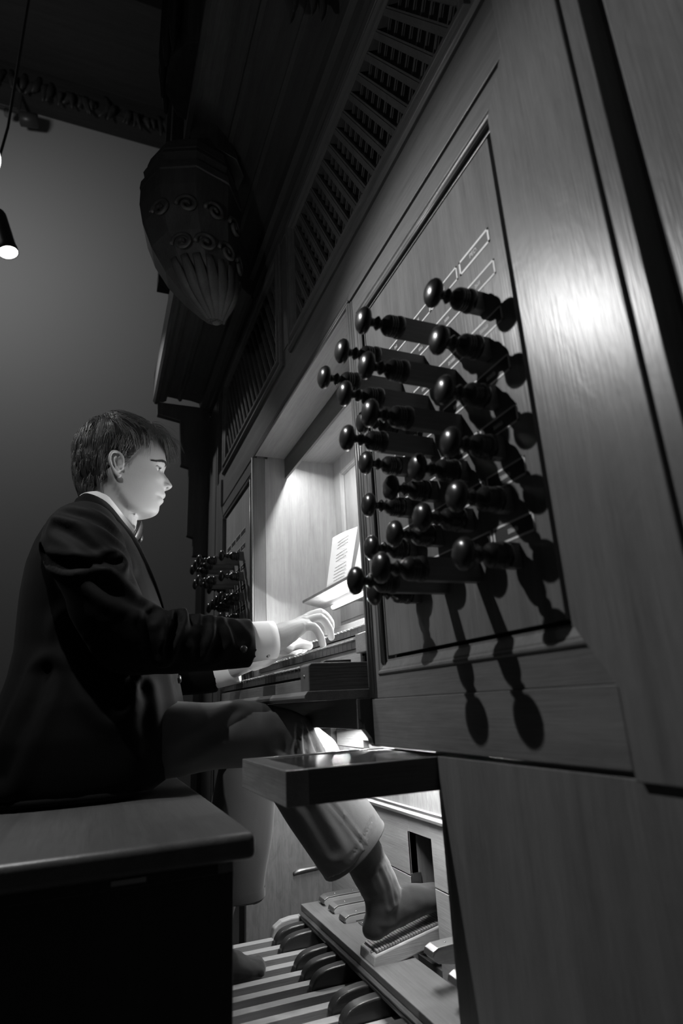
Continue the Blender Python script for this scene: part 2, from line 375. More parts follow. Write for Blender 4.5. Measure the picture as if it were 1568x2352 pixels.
# corbelled foot of a round pipe tower
tw = thing('tower_corbel', 'faceted bulging foot of a round pipe tower under the dark gallery', 'tower', (1.62, .27, 1.86))
def octo(rows, seg=9):
    """stacked faceted rings whose centre may drift towards the case"""
    return MB().rings([[(1.62 + r*math.cos(2*PI*i/seg+.3), yc + r*math.sin(2*PI*i/seg+.3), z) for i in range(seg)] for z, r, yc in rows])
obj('corbel', octo([(1.865, .012, .182), (1.89, .045, .188), (1.94, .080, .205), (2.01, .115, .23), (2.09, .140, .252), (2.17, .156, .266), (2.24, .163, .272), (2.30, .163, .272)]), GLOOMZ, tw, bevel=.002)
obj('mould_ring', octo([(2.30, .158, .272), (2.305, .166, .272), (2.335, .163, .272), (2.345, .150, .272), (2.352, .152, .272), (2.375, .158, .272), (2.395, .150, .272)]), GLOOM, tw, bevel=.001)
obj('mould_ring', octo([(2.395, .138, .272), (2.405, .147, .272), (2.440, .140, .270), (2.455, .122, .268), (2.47, .120, .266)]), GLOOM, tw, bevel=.001)
obj('tower_neck', octo([(2.47, .105, .20), (2.56, .085, .20), (2.86, .085, .205)]), GLOOMZ, tw, bevel=.002)
obj('tower_body', MB().prism([(1.44, .2), (1.48, .32), (1.56, .372), (1.68, .372), (1.76, .32), (1.80, .2)], 'Z', 2.86, 4.2), GLOOMZ, tw, bevel=.004)
for i in range(5):
    x = 1.50 + i*.06; y = .372 - .9*abs(i-2)**2*.006
    obj('pipe', MB().lathe([(.006, 2.83), (.020, 2.95), (.020, 4.1)], (x, y+.012, 0), (0, 0, 1), 12), wood('pipe_grey', .05, .35) if i == 0 else bpy.data.materials['pipe_grey'], tw, smooth=True)
for i in range(8):
    a = 2.35 + (i % 4)*.55 + (.25 if i > 3 else 0); zc = 2.16 if i < 4 else 2.05; r_ = .157 if i < 4 else .133; yc_ = .264 if i < 4 else .240
    c = Vector((1.62 + r_*math.cos(a), yc_ + r_*math.sin(a), zc)); lv = []
    for k in range(18):
        q = k/17*9.5; r2 = .004 + .030*k/17
        lv.append(c + Vector((-math.sin(a)*math.cos(q)*r2, math.cos(a)*math.cos(q)*r2, math.sin(q)*r2)))
    obj('scroll', MB().tube(lv, .0065, 6, smooth=2), GLOOMZ, tw, smooth=True)
for i in range(7):
    a = 2.2 + i*.33; p0 = Vector((1.62+.118*math.cos(a), .232+.118*math.sin(a), 2.02)); p2 = Vector((1.62+.03*math.cos(a), .186+.03*math.sin(a), 1.87)); p1 = (p0+p2)/2 + Vector((math.cos(a), math.sin(a), -.4))*.016
    obj('leaf', MB().tube([p0, p1, p2, p2+Vector((0, 0, -.012))], [(.012, .006), (.019, .008), (.010, .006), (.002, .002)], 8, up=(math.cos(a), math.sin(a), 0), smooth=4), GLOOMZ, tw, smooth=True)

# ------------------------------------------------------------------ niche
ni = thing('niche_lining', 'pale oak lining of the player niche, brightly lit from above', 'niche', (1.44, -.15, 1.2))
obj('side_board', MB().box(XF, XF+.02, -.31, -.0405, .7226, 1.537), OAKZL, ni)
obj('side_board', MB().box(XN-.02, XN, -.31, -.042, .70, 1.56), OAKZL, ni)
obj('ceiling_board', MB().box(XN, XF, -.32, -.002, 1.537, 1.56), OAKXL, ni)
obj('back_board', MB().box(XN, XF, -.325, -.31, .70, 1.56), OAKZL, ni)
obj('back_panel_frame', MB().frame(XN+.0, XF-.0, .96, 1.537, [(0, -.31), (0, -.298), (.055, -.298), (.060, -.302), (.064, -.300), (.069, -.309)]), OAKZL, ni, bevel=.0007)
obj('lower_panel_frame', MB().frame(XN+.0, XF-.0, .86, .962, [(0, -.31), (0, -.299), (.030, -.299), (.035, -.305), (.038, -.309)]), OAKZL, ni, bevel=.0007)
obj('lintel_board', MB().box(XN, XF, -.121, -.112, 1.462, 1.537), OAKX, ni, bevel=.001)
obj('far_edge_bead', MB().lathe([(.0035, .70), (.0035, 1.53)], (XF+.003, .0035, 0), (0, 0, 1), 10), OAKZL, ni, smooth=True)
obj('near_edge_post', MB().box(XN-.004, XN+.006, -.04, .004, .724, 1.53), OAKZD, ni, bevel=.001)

# strip lamp behind the lintel board
sl = thing('strip_lamp', 'slim strip lamp hidden behind the lintel board of the niche', 'lamp', (1.44, -.137, 1.52))
obj('housing', MB().prism([(-.152, 1.537), (-.152, 1.505), (-.149, 1.505), (-.149, 1.516), (-.126, 1.516), (-.126, 1.507), (-.124, 1.507), (-.124, 1.537)], 'X', 1.05, 1.83), mat('lamp_shell', .6, .4), sl)
obj('tube', MB().lathe([(.003, 1.07), (.003, 1.81)], (0, -.137, 1.512), (1, 0, 0), 8), GLOWB, sl, smooth=True)

# ------------------------------------------------------------------ lower case, knee hole, kneeboard
lc = thing('lower_case', 'plain oak lower case panel under the near stop panel', 'case panel', (.5, 0, .3))
obj('panel', MB().box(.345, .797, -.035, 0, 0, .622), OAKZ, lc, bevel=.0015)
obj('side_post', MB().box(.80, .885, -.09, -.048, 0, .62), OAKZD, lc, bevel=.001)
obj('panel', MB().box(MIR(.797), MIR(.345), -.035, 0, 0, .622), OAKZ, lc, bevel=.0015)
ks = tag(obj('knee_hole_side', MB().box(1.90, 1.92, -.24, .02, .02, .66), wood('oak_figured', .16, .35, 'Z', .3, fig=1.4)), 'oak side board closing the far end of the pedal recess', 'side board')
kb = thing('kneeboard', 'pale oak kneeboard with an arched pedal opening behind the foot', 'kneeboard', (1.44, -.24, .3))
def kpan(name, x0, x1, z0, z1, y=-.24, mt=None, th=.018): return obj(name, MB().box(x0, x1, y-th, y, z0, z1), mt or OAKXL, kb, bevel=.0012)
# boards are cut round the opening between X 1.273 and 1.375
kpan('upper_board', .93, 1.90, .462, .58, mt=wood('oak_ripple', .30, .45, 'Z', .3, fig=1.6))
obj('ledge_moulding', MB().prism([(-.245, .445), (-.232, .445), (-.230, .452), (-.236, .458), (-.232, .464), (-.245, .466)], 'X', .93, 1.90), OAKXL, kb, bevel=.0006)
kpan('mid_board', .93, 1.273, .319, .445); kpan('mid_board', 1.375, 1.90, .319, .445); kpan('mid_board', 1.273, 1.375, .410, .445)
kpan('low_board', .93, 1.273, .06, .317); kpan('low_board', 1.375, 1.90, .06, .317)
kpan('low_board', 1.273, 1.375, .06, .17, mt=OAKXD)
kpan('rail_board', .93, 1.72, .60, .66, -.235, th=.03); kpan('rail_board', 1.845, 1.90, .56, .66, -.235)
kpan('rail_board', 1.60, 1.80, .58, .625, -.236); kpan('rail_board', .93, 1.72, .58, .60, -.25)
obj('opening_dark', MB().box(.93, 1.90, -.52, -.50, .05, .66), mat('void', .004, 1), kb)
obj('opening_cheek', MB().box(1.375, 1.381, -.36, -.24, .17, .41), OAKZ, kb)
obj('hinge', MB().box(1.370, 1.3755, -.262, -.238, .296, .325), STEEL, kb, bevel=.001)

# ------------------------------------------------------------------ key desk
BRACK = wood('oak_shadowed_bracket', .02, .5, 'Z')  # shade under the key desk painted into the near bracket's oak
kd = thing('key_desk', 'dark oak key desk with end block and moulded apron carrying three manuals', 'key desk', (1.44, .03, .72))
obj('end_block', MB().prism([(-.04, .7225), (.116, .7225), (.116, .765), (.110, .770), (-.04, .770)], 'X', 1.012, 1.058), OAKYD, kd, bevel=.0015)
obj('end_block', MB().box(1.822, 1.870, -.04, .116, .7225, .770), OAKYD, kd, bevel=.0015)
obj('key_slip', MB().box(1.058, 1.822, .098, .112, .7225, .744), OAKX, kd, bevel=.001)
obj('desk_board', MB().prism([(-.30, .706), (.118, .706), (.126, .711), (.126, .716), (.120, .7225), (-.30, .7225)], 'X', 1.008, 1.872), OAKX, kd, bevel=.001)
obj('apron', MB().box(1.006, 1.874, .012, .030, .655, .706), OAKXD, kd, bevel=.001)
og = [(-.24, .706), (.028, .706), (.028, .672), (.022, .665), (.020, .655), (.008, .640), (.006, .632), (.0, .626), (-.24, .626)]
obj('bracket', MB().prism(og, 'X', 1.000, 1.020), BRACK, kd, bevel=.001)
obj('bracket', MB().prism(og, 'X', 1.860, 1.880), OAKZD, kd, bevel=.001)
obj('screw', MB().lathe([(.0, 0), (.003, .0005), (.003, .001)], (1.035, .116, .748), (0, 1, 0), 10), BRASS, kd, smooth=True)

NW = .0235
NATF = [0, 2, 4, 5, 7, 9, 11]; 
FRONT = wood('key_front_dark', .05, .35, 'X', .4)
def manual(yf, zt, label, ybk, upper=None):
    t = thing('keyboard_manual', label, 'keyboard', (1.44, yf-.04, zt-.02), 'the three manuals')
    z0 = zt - .019
    obj('key_bed', MB().box(1.062, 1.818, ybk, yf-.010, zt-.034, z0-.001), OAKXD, t)
    for s_ in ((0, 1) if yf < .1 else ()):
        obj('cheek', MB().box(1.012 if not s_ else 1.822, 1.060 if not s_ else 1.868, ybk, yf+.004, zt-.030, zt+.006), OAKY, t, bevel=.002)
    plate = None; body = None; sharp = None
    for i in range(32):
        x = 1.065 + i*NW
        dz = -.004 if (i*7 + int(zt*1000)) % 13 == 0 and False else 0
        if body is None:
            mb_ = MB().box(-NW/2+.0008, NW/2-.0008, -.105, 0, -.019, -.0035)
            body = mesh_from(mb_, 'key'); body.materials.append(FRONT)
            plate = mesh_from(MB().prism([(-.105, -.0035), (.0025, -.0035), (.0045, -.0025), (.004, -.0006), (.001, .0), (-.105, 0)], 'X', -NW/2+.0022, NW/2-.0022), 'key_top'); plate.materials.append(BONE)
        k = bpy.data.objects.new('natural_key', body); COL.objects.link(k); k.parent = t
        k.location = Vector((x + NW/2, yf, zt + dz)) - t.location
        p = bpy.data.objects.new('key_top', plate); COL.objects.link(p); p.parent = k
    sharp = mesh_from(MB().prism([(-.105, .0), (-.048, .0), (-.050, .009), (-.054, .0105), (-.105, .0115)], 'X', -.0055, .0055), 'sharp'); sharp.materials.append(BLACKW)
    # treble end is nearest: keys run down from G towards C with growing X
    seq = [7, 5, 4, 2, 0, 11, 9]       # naturals downwards from G
    for i in range(31):
        lo = seq[(i+1) % 7]
        if lo in (0, 2, 5, 7, 9):
            x = 1.065 + (i+1)*NW
            k = bpy.data.objects.new('sharp_key', sharp); COL.objects.link(k); k.parent = t
            k.location = Vector((x, yf, zt)) - t.location
    return t
manual(.110, .768, 'lowest of the three keyboards, with the longest row of pale key edges', -.09)
manual(.000, .818, 'middle keyboard, played by both hands', -.20)
manual(-.108, .872, 'top keyboard under the music desk lamp', -.30)
tag(obj('thumb_rail', MB().box(1.062, 1.818, -.016, -.006, .770, .7985), OAKXL, bevel=.001), 'oak rail between the lowest and middle keyboards', 'rail')
tag(obj('thumb_rail', MB().prism([(-.118, .852), (-.106, .849), (-.100, .842), (-.106, .833), (-.12, .830), (-.12, .845)], 'X', 1.062, 1.818), OAKX, bevel=.001), 'oak rail between the middle and top keyboards', 'rail')
tag(obj('name_batten', MB().box(1.02, 1.86, -.245, -.228, .868, .925), OAKXL, bevel=.001), 'pale bright-lit batten standing behind the top keyboard', 'batten')

# music desk shelf, its lamp and the sheet
ms = thing('music_desk', 'narrow oak music shelf above the keyboards', 'music desk', (1.44, -.16, 1.0))
obj('shelf', MB().prism([(-.122, 1.001), (-.122, 1.009), (-.127, 1.011), (-.196, .993), (-.196, .985), (-.190, .984)], 'X', 1.13, 1.75), wood('oak_shelf', .17, .4, 'X', .4, fig=1.5), ms, bevel=.0012)
obj('back_ledge', MB().box(1.20, 1.68, -.31, -.19, .998, 1.004), OAKX, ms)
dl = thing('desk_lamp', 'glowing tube lamp fixed under the music shelf', 'lamp', (1.43, -.2, .98))
obj('holder', MB().box(1.15, 1.70, -.212, -.200, .972, .992), STEEL, dl, bevel=.002)
obj('tube', MB().lathe([(.0065, 1.16), (.0065, 1.665)], (0, -.190, .976), (1, 0, 0), 12), GLOWB, dl, smooth=True)
sh = thing('sheet_music', 'white folded page of music leaning on the shelf', 'sheet music', (1.52, -.15, 1.03))
def page(xa, xb, ya, yb, za, zb, zt_a, zt_b, yta, ytb):
    """a slightly curled page between X=xa (left) and xb (right)"""
    n = 8; V = []; F = []
    for side in (0, -.0006):
        for j in range(n+1):
            v_ = j/n
            for i in range(n+1):
                u = i/n; curl = .006*math.sin(PI*u)*v_
                x = xa + (xb-xa)*u; y = (ya+(yb-ya)*u)*(1-v_) + (yta+(ytb-yta)*u)*v_ + curl + side
                V.append((x, y, (za+(zb-za)*u)*(1-v_) + (zt_a+(zt_b-zt_a)*u)*v_))
    N = (n+1)**2
    for s_ in (0, 1):
        for j in range(n):
            for i in range(n):
                a = s_*N + j*(n+1)+i; F.append((a, a+1, a+n+2, a+n+1))
    for i in range(n):
        F.append((i, i+1, N+i+1, N+i)); a = n*(n+1)+i; F.append((a, a+1, N+a+1, N+a))
    m = MB(); m.v = V; m.f = F; return m
obj('page', page(1.608, 1.44, -.148, -.152, 1.0105, 1.011, 1.176, 1.163, -.177, -.186), PAPER, sh, smooth=True)
obj('page', page(1.436, 1.30, -.158, -.170, 1.009, 1.008, 1.163, 1.16, -.200, -.225), PAPER, sh, smooth=True)
rr = random.Random(11); lines = MB()
for row in range(13):
    z = 1.145 - row*.0095; x = 1.575 - (.02 if row % 4 == 0 else 0)
    if row in (3, 7): continue
    while x > 1.475:
        w = .003 + rr.random()*.007; f = (z-1.011)/.16
        y = -.150 - .031*f + .0062*math.sin(PI*(1.608-x)/.168)*f + .0006
        lines.box(x-w, x, y, y+.0003, z, z+.0016); x -= w + .0025
obj('print_lines', lines, INK, sh)

# ================================================================== DRAWSTOPS
ROWS = [1.222, 1.148, 1.074, 1.001, .930, .859]; COLS = [.570, .655, .737, .818]
OUT_NEAR = {(1,0), (2,0), (3,0), (1,1), (2,1), (1,2), (2,2), (1,5), (2,5)}
OUT_FAR = {(1,0), (2,0), (3,0), (1,1), (2,1)}
KPROF = [(.0, .0815), (.0050, .0812), (.0086, .0798), (.0118, .0770), (.0138, .0730), (.0139, .0695), (.0128, .0665), (.0095, .0640), (.0058, .0615), (.0044, .0585), (.0042, .0545),
         (.0062, .0520), (.0078, .0495), (.0062, .0470), (.0046, .0450), (.0050, .0430), (.0078, .0400), (.0105, .0360), (.0116, .0320), (.0116, .0300), (.0108, .0295), (.0116, .0288),
         (.0117, .0262), (.0108, .0256), (.0116, .0250), (.0116, .0225), (.0104, .0216), (.0112, .0205), (.0124, .0180), (.0127, .0140), (.0120, .0110), (.0, .0108)]
kmesh = mesh_from(MB().lathe([(r*(1.42 if t > .058 else 1.36), t) for r, t in KPROF], (0, 0, 0), (0, 1, 0), 24), 'knob'); kmesh.materials.append(BLACKW); kmesh.shade_smooth()
smesh = {False: mesh_from(MB().box(-.0065, .0065, -.02, .012, -.0155, .0155), 'shaft'), True: mesh_from(MB().box(-.0065, .0065, -.086, .012, -.0155, .0155), 'shaft')}
for m_ in smesh.values(): m_.materials.append(SHAFT)
cmesh = mesh_from(MB().lathe([(.0, -.001), (.0135, -.001), (.0135, .001), (.009, .0025), (.0, .0026)], (0, -.006, 0), (0, 1, 0), 18), 'escutcheon'); cmesh.materials.append(SHAFT)
rown = ['top row', 'second row', 'third row', 'fourth row', 'fifth row', 'bottom row']
coln_near = ['column farthest right', 'second column from the right', 'third column from the right', 'column beside the niche']
coln_far = ['column beside niche wall', 'second column from niche', 'third column from niche', 'outermost column']
for side in (0, 1):
    for c in range(4):
        for r in range(6):
            if side == 1:
                cx = MIR(COLS[3-c]); out = (c, r) in OUT_FAR
            else:
                cx = COLS[c]; out = (c, r) in OUT_NEAR
            d = .066 if out else 0
            lab = '%s stop knob, %s, %s, %s panel' % ('drawn-out' if out else 'pushed-in', rown[r], (coln_near if side == 0 else coln_far)[c], 'near' if side == 0 else 'far')
            t = thing('stop_knob', lab, 'stop knob', (cx, 0, ROWS[r]), 'stop knobs of the near panel' if side == 0 else 'stop knobs of the far panel')
            for nm, me, dy in (('knob', kmesh, d), ('shaft', smesh[out], d)):
                o = bpy.data.objects.new(nm, me); COL.objects.link(o); o.parent = t; o.location = (0, dy, 0)
# inlaid labels: pale outlines with a dark ground and small lettering
def label_frame(parent, xa, xb, z0, z1, w=.0034, fine=False):
    w = w*(.75 if fine else 1); y = -.0058
    m = MB()
    m.box(xa, xb, y, y+.0005, z0, z0+w); m.box(xa, xb, y, y+.0005, z1-w, z1); m.box(xa, xa+w, y, y+.0005, z0, z1); m.box(xb-w, xb, y, y+.0005, z0, z1)
    obj('label_border', m, INLAY, parent)
    obj('label_ground', MB().box(xa+w, xb-w, y-.001, y+.0002, z0+w, z1-w), LABELM, parent)
def glyphs(parent, xc, zc, n, h, rr, flip=1):
    """small lettering too soft in the photograph to read: short strokes only"""
    m = MB(); w = h*.55; x = xc + n*w/2
    for k in range(n):
        y = -.0055
        for q in range(3):
            a = rr.random()
            if q == 0: m.box(x-w*.25, x, y, y+.0004, zc-h/2, zc+h/2)
            elif q == 1: m.box(x-w*.75, x, y, y+.0004, zc+h/2-h*.2-a*h*.5, zc+h/2-a*h*.5)
            else: m.box(x-w*.75, x-w*.5, y, y+.0004, zc-h/2, zc+h*.5*a)
        x -= w
    obj('lettering', m, INLAY, parent)
def text_part(parent, body, xc, zc, size, name='lettering', m=INLAY, y=-.0052):
    cu = bpy.data.curves.new('t', 'FONT'); cu.body = body; cu.size = size; cu.align_x = 'CENTER'; cu.align_y = 'CENTER'; cu.extrude = .0002
    o = bpy.data.objects.new('t', cu); COL.objects.link(o)
    me = bpy.data.meshes.new_from_object(o.evaluated_get(bpy.context.evaluated_depsgraph_get())); bpy.data.objects.remove(o)
    # font plane XY -> wall plane seen from +Y: reading direction is -X
    M = Matrix(((-1, 0, 0, xc), (0, 0, 1, y), (0, 1, 0, zc), (0, 0, 0, 1)))
    me.transform(M @ Matrix.Identity(4)); me.transform(Matrix.Translation(-worldloc(parent)))
    q = bpy.data.objects.new(name, me); COL.objects.link(q); q.parent = parent; me.materials.clear(); me.materials.append(m)
rr = random.Random(5)
for side, J in ((0, jn), (1, jf)):
    for c in range(4):
        xa = (.533, .6145, .697, .779)[c]; xb = xa + (.075 if c == 0 else .081)
        if side: xa, xb = MIR(xb), MIR(xa)
        label_frame(J, xa, xb, 1.299, 1.323, fine=(c > 0 or side))
        if side == 0:
            text_part(J, 'PED.', (xa+xb)/2, 1.311, .010) if c == 0 else glyphs(J, (xa+xb)/2, 1.311, 3, .006, rr)
    for r in range(6):
        z0 = ROWS[r] + .022
        for c in range(4):
            xa = (.531, .6145, .697, .779)[c]; xb = xa + .0795
            if side: xa, xb = MIR(xb), MIR(xa)
            label_frame(J, xa, xb, z0, z0+.024, fine=True)
            glyphs(J, (xa+xb)/2, z0+.012, 6 if r else 4, .006, rr)

# ================================================================== PEDAL BOARD
pb = thing('pedalboard', 'radiating-free oak pedalboard with pale naturals and black sharps', 'pedalboard', (1.5, .1, .1))
pb['label'] = 'pedalboard of parallel pale naturals and black raised sharps'
XP0, PP = 1.702, .0565
nat = mesh_from(MB().prism([(-.20, -.042), (-.20, -.002), (-.198, 0), (.46, 0), (.46, -.042)], 'X', -.0115, .0115), 'natural'); nat.materials.append(PEDW)
shp = mesh_from(MB().prism([(-.20, -.040), (-.20, .034), (-.06, .0330), (-.04, .0314), (-.028, .0295), (-.0185, .0268), (-.011, .0232), (-.0055, .0188), (-.001, .0135), (.0032, .0068), (.005, .0), (.0045, -.006), (.003, -.012), (-.003, -.020), (-.002, -.040)], 'X', -.0135, .0135), 'sharp'); shp.materials.append(PEDB); shp.shade_smooth(); shp.set_sharp_from_angle(angle=math.radians(50))
skip = {2, 6, 9, 13, -1, -5}
for k in range(-4, 15):
    x = XP0 - PP*(k+.5)
    if .93 < x < 1.70:
        o = bpy.data.objects.new('natural_pedal', nat); COL.objects.link(o); o.parent = pb; o.location = Vector((x, 0, .135)) - pb.location
        b = o.modifiers.new('b', 'BEVEL'); b.width = .003; b.segments = 3
    xs = XP0 - PP*k
    if k not in skip and xs < 1.72 and k >= 0 and xs > .93:
        o = bpy.data.objects.new('sharp_pedal', shp); COL.objects.link(o); o.parent = pb; o.location = Vector((xs, -.010, .135)) - pb.location
        b = o.modifiers.new('b', 'BEVEL'); b.width = .0042; b.segments = 4; b.limit_method = 'ANGLE'; b.angle_limit = math.radians(50)
o = bpy.data.objects.new('natural_pedal', nat); COL.objects.link(o); o.parent = pb; o.location = Vector((XP0+PP*.5, 0, .135)) - pb.location
obj('end_block', MB().prism([(-.12, .13), (-.12, .172), (-.06, .172), (-.035, .168), (-.015, .156), (-.008, .13)], 'X', XP0+PP*.55, XP0+PP*1.0), PEDW, pb, bevel=.003)
obj('frame_bar', MB().box(.91, 1.88, .30, .34, .02, .084), OAKXD, pb)
obj('frame_bar', MB().box(.91, 1.88, -.16, -.12, .02, .084), OAKXD, pb)
# front rail over the pedals
pr = thing('pedal_rail', 'long oak rail crossing above the pedal ends with small toe labels', 'rail', (1.4, -.13, .18))
obj('board', MB().box(.888, 1.735, -.186, -.088, .186, .200), OAKX, pr, bevel=.0015)
obj('lip', MB().prism([(-.092, .165), (-.090, .186), (-.086, .184), (-.083, .180), (-.084, .176), (-.088, .174), (-.085, .170), (-.086, .165)], 'X', .888, 1.738), OAKXD, pr, bevel=.0006)
obj('drop_board', MB().box(.888, 1.73, -.190, -.178, .10, .186), OAKZL, pr)
for i, x in enumerate((1.735, 1.555, 1.505, 1.40)):
    if i == 0: x = 1.70
    obj('toe_label', MB().box(x-.020, x+.020, -.186, -.163, .200, .2022), GLASS, pr, bevel=.0006)
    g = MB(); 
    for k in range(6): g.box(x-.014+k*.0046, x-.0115+k*.0046, -.182+.006*rr.random(), -.170, .2022, .2026)
    obj('label_mark', g, INLAY, pr)
# toe levers coming through the kneeboard
def lever(x, z, y=-.24, w=.030, L=.075, label='', near=True):
    t = thing('toe_lever', label, 'toe lever', (x, y, z), 'toe levers under the kneeboard')
    p = [(y-.02, z-.030), (y+L*.55, z-.024), (y+L*.88, z-.018), (y+L*.97, z-.012), (y+L, z-.005), (y+L*.97, z+.001), (y+L*.88, z+.005), (y+L*.6, z+.006), (y-.02, z+.006)]
    obj('block', MB().prism(p, 'X', x-w/2, x+w/2), OAKYL, t, bevel=.002)
    q = [(y-.02, z+.006), (y+L*.6, z+.006), (y+L*.88, z+.005), (y+L*.97, z+.001), (y+L+.0003, z-.006), (y+L+.003, z-.006), (y+L*.985+.001, z+.003), (y+L*.89, z+.0078), (y+L*.6, z+.0088), (y-.02, z+.0088)]
    obj('metal_cover', MB().prism(q, 'X', x-w/2-.0005, x+w/2+.0005), BRASS, t, bevel=.0008)
    for k in (.15, .65):
        obj('screw', MB().lathe([(.0025, 0), (.0025, .0008), (.001, .0012)], (x, y+L*k, z+.0085), (0, 0, 1), 8), STEEL, t, smooth=True)
OAKYL = wood('oak_pale_cross', .34, .45, 'Y')
lever(1.70, .212, L=.105, w=.036, label='wooden toe lever with metal top, farthest along the pedal rail')
lever(1.63, .210, L=.105, w=.036, label='wooden toe lever with metal top, second from the far end')
lever(1.555, .208, L=.105, w=.036, label='wooden toe lever with metal top just beyond the raised foot')
lever(1.135, .262, L=.10, label='wooden toe lever with metal top nearest the foreground post, upper one')
lever(1.055, .245, L=.10, label='wooden toe lever with metal top half hidden by the foreground post')
t_ = thing('toe_piston', 'small rounded toe stud on the far side board', 'toe stud', (1.89, -.15, .235))
obj('stud', MB().tube([(1.90, -.20, .240), (1.90, -.14, .238), (1.90, -.12, .232)], [(.010, .006), (.012, .007), (.008, .004)], 10, up=(0, 0, 1), smooth=3), BRASS, t_, smooth=True)
# swell shoe with its ribbed tread
ss = thing('swell_pedal', 'ribbed swell pedal under the raised foot', 'pedal', (1.315, -.2, .22))
sp = [(-.095, .218), (-.335, .262), (-.335, .232), (-.10, .188), (-.092, .20)]
obj('shoe', MB().prism(sp, 'X', 1.280, 1.352), OAKYL, ss, bevel=.003)
tv = Vector((0, -.24, .044)).normalized(); up_ = Vector((0, .044, .24)).normalized()
obj('tread_ground', MB().prism([(-.102, .2194), (-.330, .2612), (-.330, .2622), (-.102, .2204)], 'X', 1.285, 1.347), PEDB, ss)
for k in range(36):
    p = Vector((0, -.106, .2215)) + tv*(.0062*k)
    m = MB(); a = [p - tv*.0023, p + tv*.0023]
    m.prism([(a[0].y, a[0].z-.001), (a[1].y, a[1].z-.001), (a[1].y+up_.y*.003, a[1].z+.003), (a[0].y+up_.y*.003, a[0].z+.003)], 'X', 1.286, 1.346)
    obj('rib', m, OAKYL, ss)
obj('screw', MB().lathe([(.004, 0), (.004, .001), (.002, .002)], (1.30, -.099, .2190), (0, .1, 1), 10), STEEL, ss, smooth=True)

# ================================================================== BENCH
bn = thing('organ_bench', 'dark polished organ bench with rounded seat edge in the left foreground', 'bench', (1.4, .42, 0))
SEATM = wood('bench_seat_wood', .095, .34, 'X', .3); ENDM = wood('bench_end_wood', .022, .5, 'Z', .3)
obj('seat', MB().box(.828, 2.1, .255, .64, .518, .5495), SEATM, bn, bevel=.009, seg=4, smooth=True, angle=60)
obj('end_board', MB().box(.868, .896, .275, .62, 0, .506), ENDM, bn, bevel=.003)
obj('end_board', MB().box(2.02, 2.05, .275, .62, 0, .506), ENDM, bn, bevel=.003)
obj('batten', MB().box(.858, .90, .285, .61, .500, .519), ENDM, bn, bevel=.002)
obj('stretcher', MB().box(.896, 2.02, .55, .58, .20, .30), ENDM, bn, bevel=.002)
obj('metal_plate', MB().box(.855, .858, .385, .425, .506, .5115), STEEL, bn)
obj('corner_wear', MB().box(.856, .8585, .279, .298, .503, .515), OAKZ, bn)

# ledge box drawn out from the case beside the bench
LEDG = wood('ledge_polished', .2, .16, 'X', spec=.7)
lb = thing('side_ledge', 'pull-out ledge box with glossy inset top in front of the knee', 'ledge', (.93, .1, .6))
obj('front_block', MB().box(.800, 1.050, .192, .2235, .577, .6205), LEDG, lb, bevel=.001)
obj('side_board', MB().box(.800, .812, -.03, .1925, .577, .6205), OAKYD, lb, bevel=.001)
obj('side_board', MB().box(1.036, 1.050, -.03, .1925, .577, .6205), LEDG, lb, bevel=.001)
obj('bottom_board', MB().box(.812, 1.036, -.03, .192, .577, .600), OAKYD, lb)
obj('glossy_inset', MB().box(.8122, 1.0358, -.03, .192, .600, .6190), GLASS, lb)
obj('back_rail', MB().box(.800, 1.050, -.034, -.03, .577, .6205), OAKX, lb)

# ================================================================== LAMPS
lp = thing('bench_lamp', 'bright bare lamp cut by the left edge of the picture', 'lamp', LAMP)
LD = Vector((-.45, -.35, -.85)).normalized()
lc_ = LAMP + Vector((.012, .022, .010))
obj('bulb', MB().ball(lc_, (.022, .022, .026), 20, 12), GLOW, lp, smooth=True)
bl = lc_ - LD*.022
obj('reflector', MB().lathe([(.012, -.03), (.030, -.012), (.036, .004), (.034, .004), (.028, -.010), (.0, -.022)], bl, LD, 24), mat('reflector', .5, .3, .8), lp, smooth=True)
obj('arm', MB().tube([bl-LD*.03, bl-LD*.10+Vector((0,.03,.02)), bl+Vector((.1,.25,.35)), bl+Vector((.3, .9, .9))], .006, 10, smooth=6), mat('arm_black', .03, .4), lp, smooth=True)
st = thing('spotlight', 'hanging spotlight can pointing down at the far left edge', 'spotlight', (3.2, 1.09, 3.25))
ax = Vector((-.085, -.305, -.952)).normalized(); c = Vector((3.2, 1.082, 3.215))
obj('can', MB().lathe([(.0, -.30), (.038, -.29), (.044, -.27), (.050, -.04), (.054, -.035), (.054, .0), (.050, .0), (.048, -.02)], c, ax, 28), mat('can_grey', .10, .4), st, smooth=True, angle=40)
obj('lens', MB().lathe([(.0, -.006), (.049, -.004), (.049, -.008), (.0, -.012)], c, ax, 28), GLOWS, st, smooth=True)
obj('yoke', MB().tube([c-ax*.16, c-ax*.2+Vector((0,.09,.1)), c+Vector((0,.1,.9)), c+Vector((0, .1, 8.6))], .008, 8), mat('yoke', .04, .5), st)
cs = thing('ceiling_fixture', 'small dark lamp fixture against the gallery edge at the upper left', 'lamp', (5.4, 1.6, 6.6))
cs.location = (5.8, 1.6, 7.1)
obj('housing', MB().lathe([(.05, -.09), (.075, -.08), (.075, .09), (.05, .10)], (5.80, 1.58, 7.08), (0, 1, -.2), 16), mat('fixture_black', .04, .4), cs, smooth=True)
obj('clamp', MB().box(5.76, 5.84, 1.76, 1.83, 7.06, 7.13), STEEL, cs, bevel=.02)
obj('bar', MB().tube([(5.8, 1.5, 7.17), (5.8, 3.6, 7.14)], .018, 8), bpy.data.materials['fixture_black'], cs)
obj('hanger', MB().box(5.79, 5.82, 1.68, 1.71, 7.15, 7.45), bpy.data.materials['fixture_black'], cs)

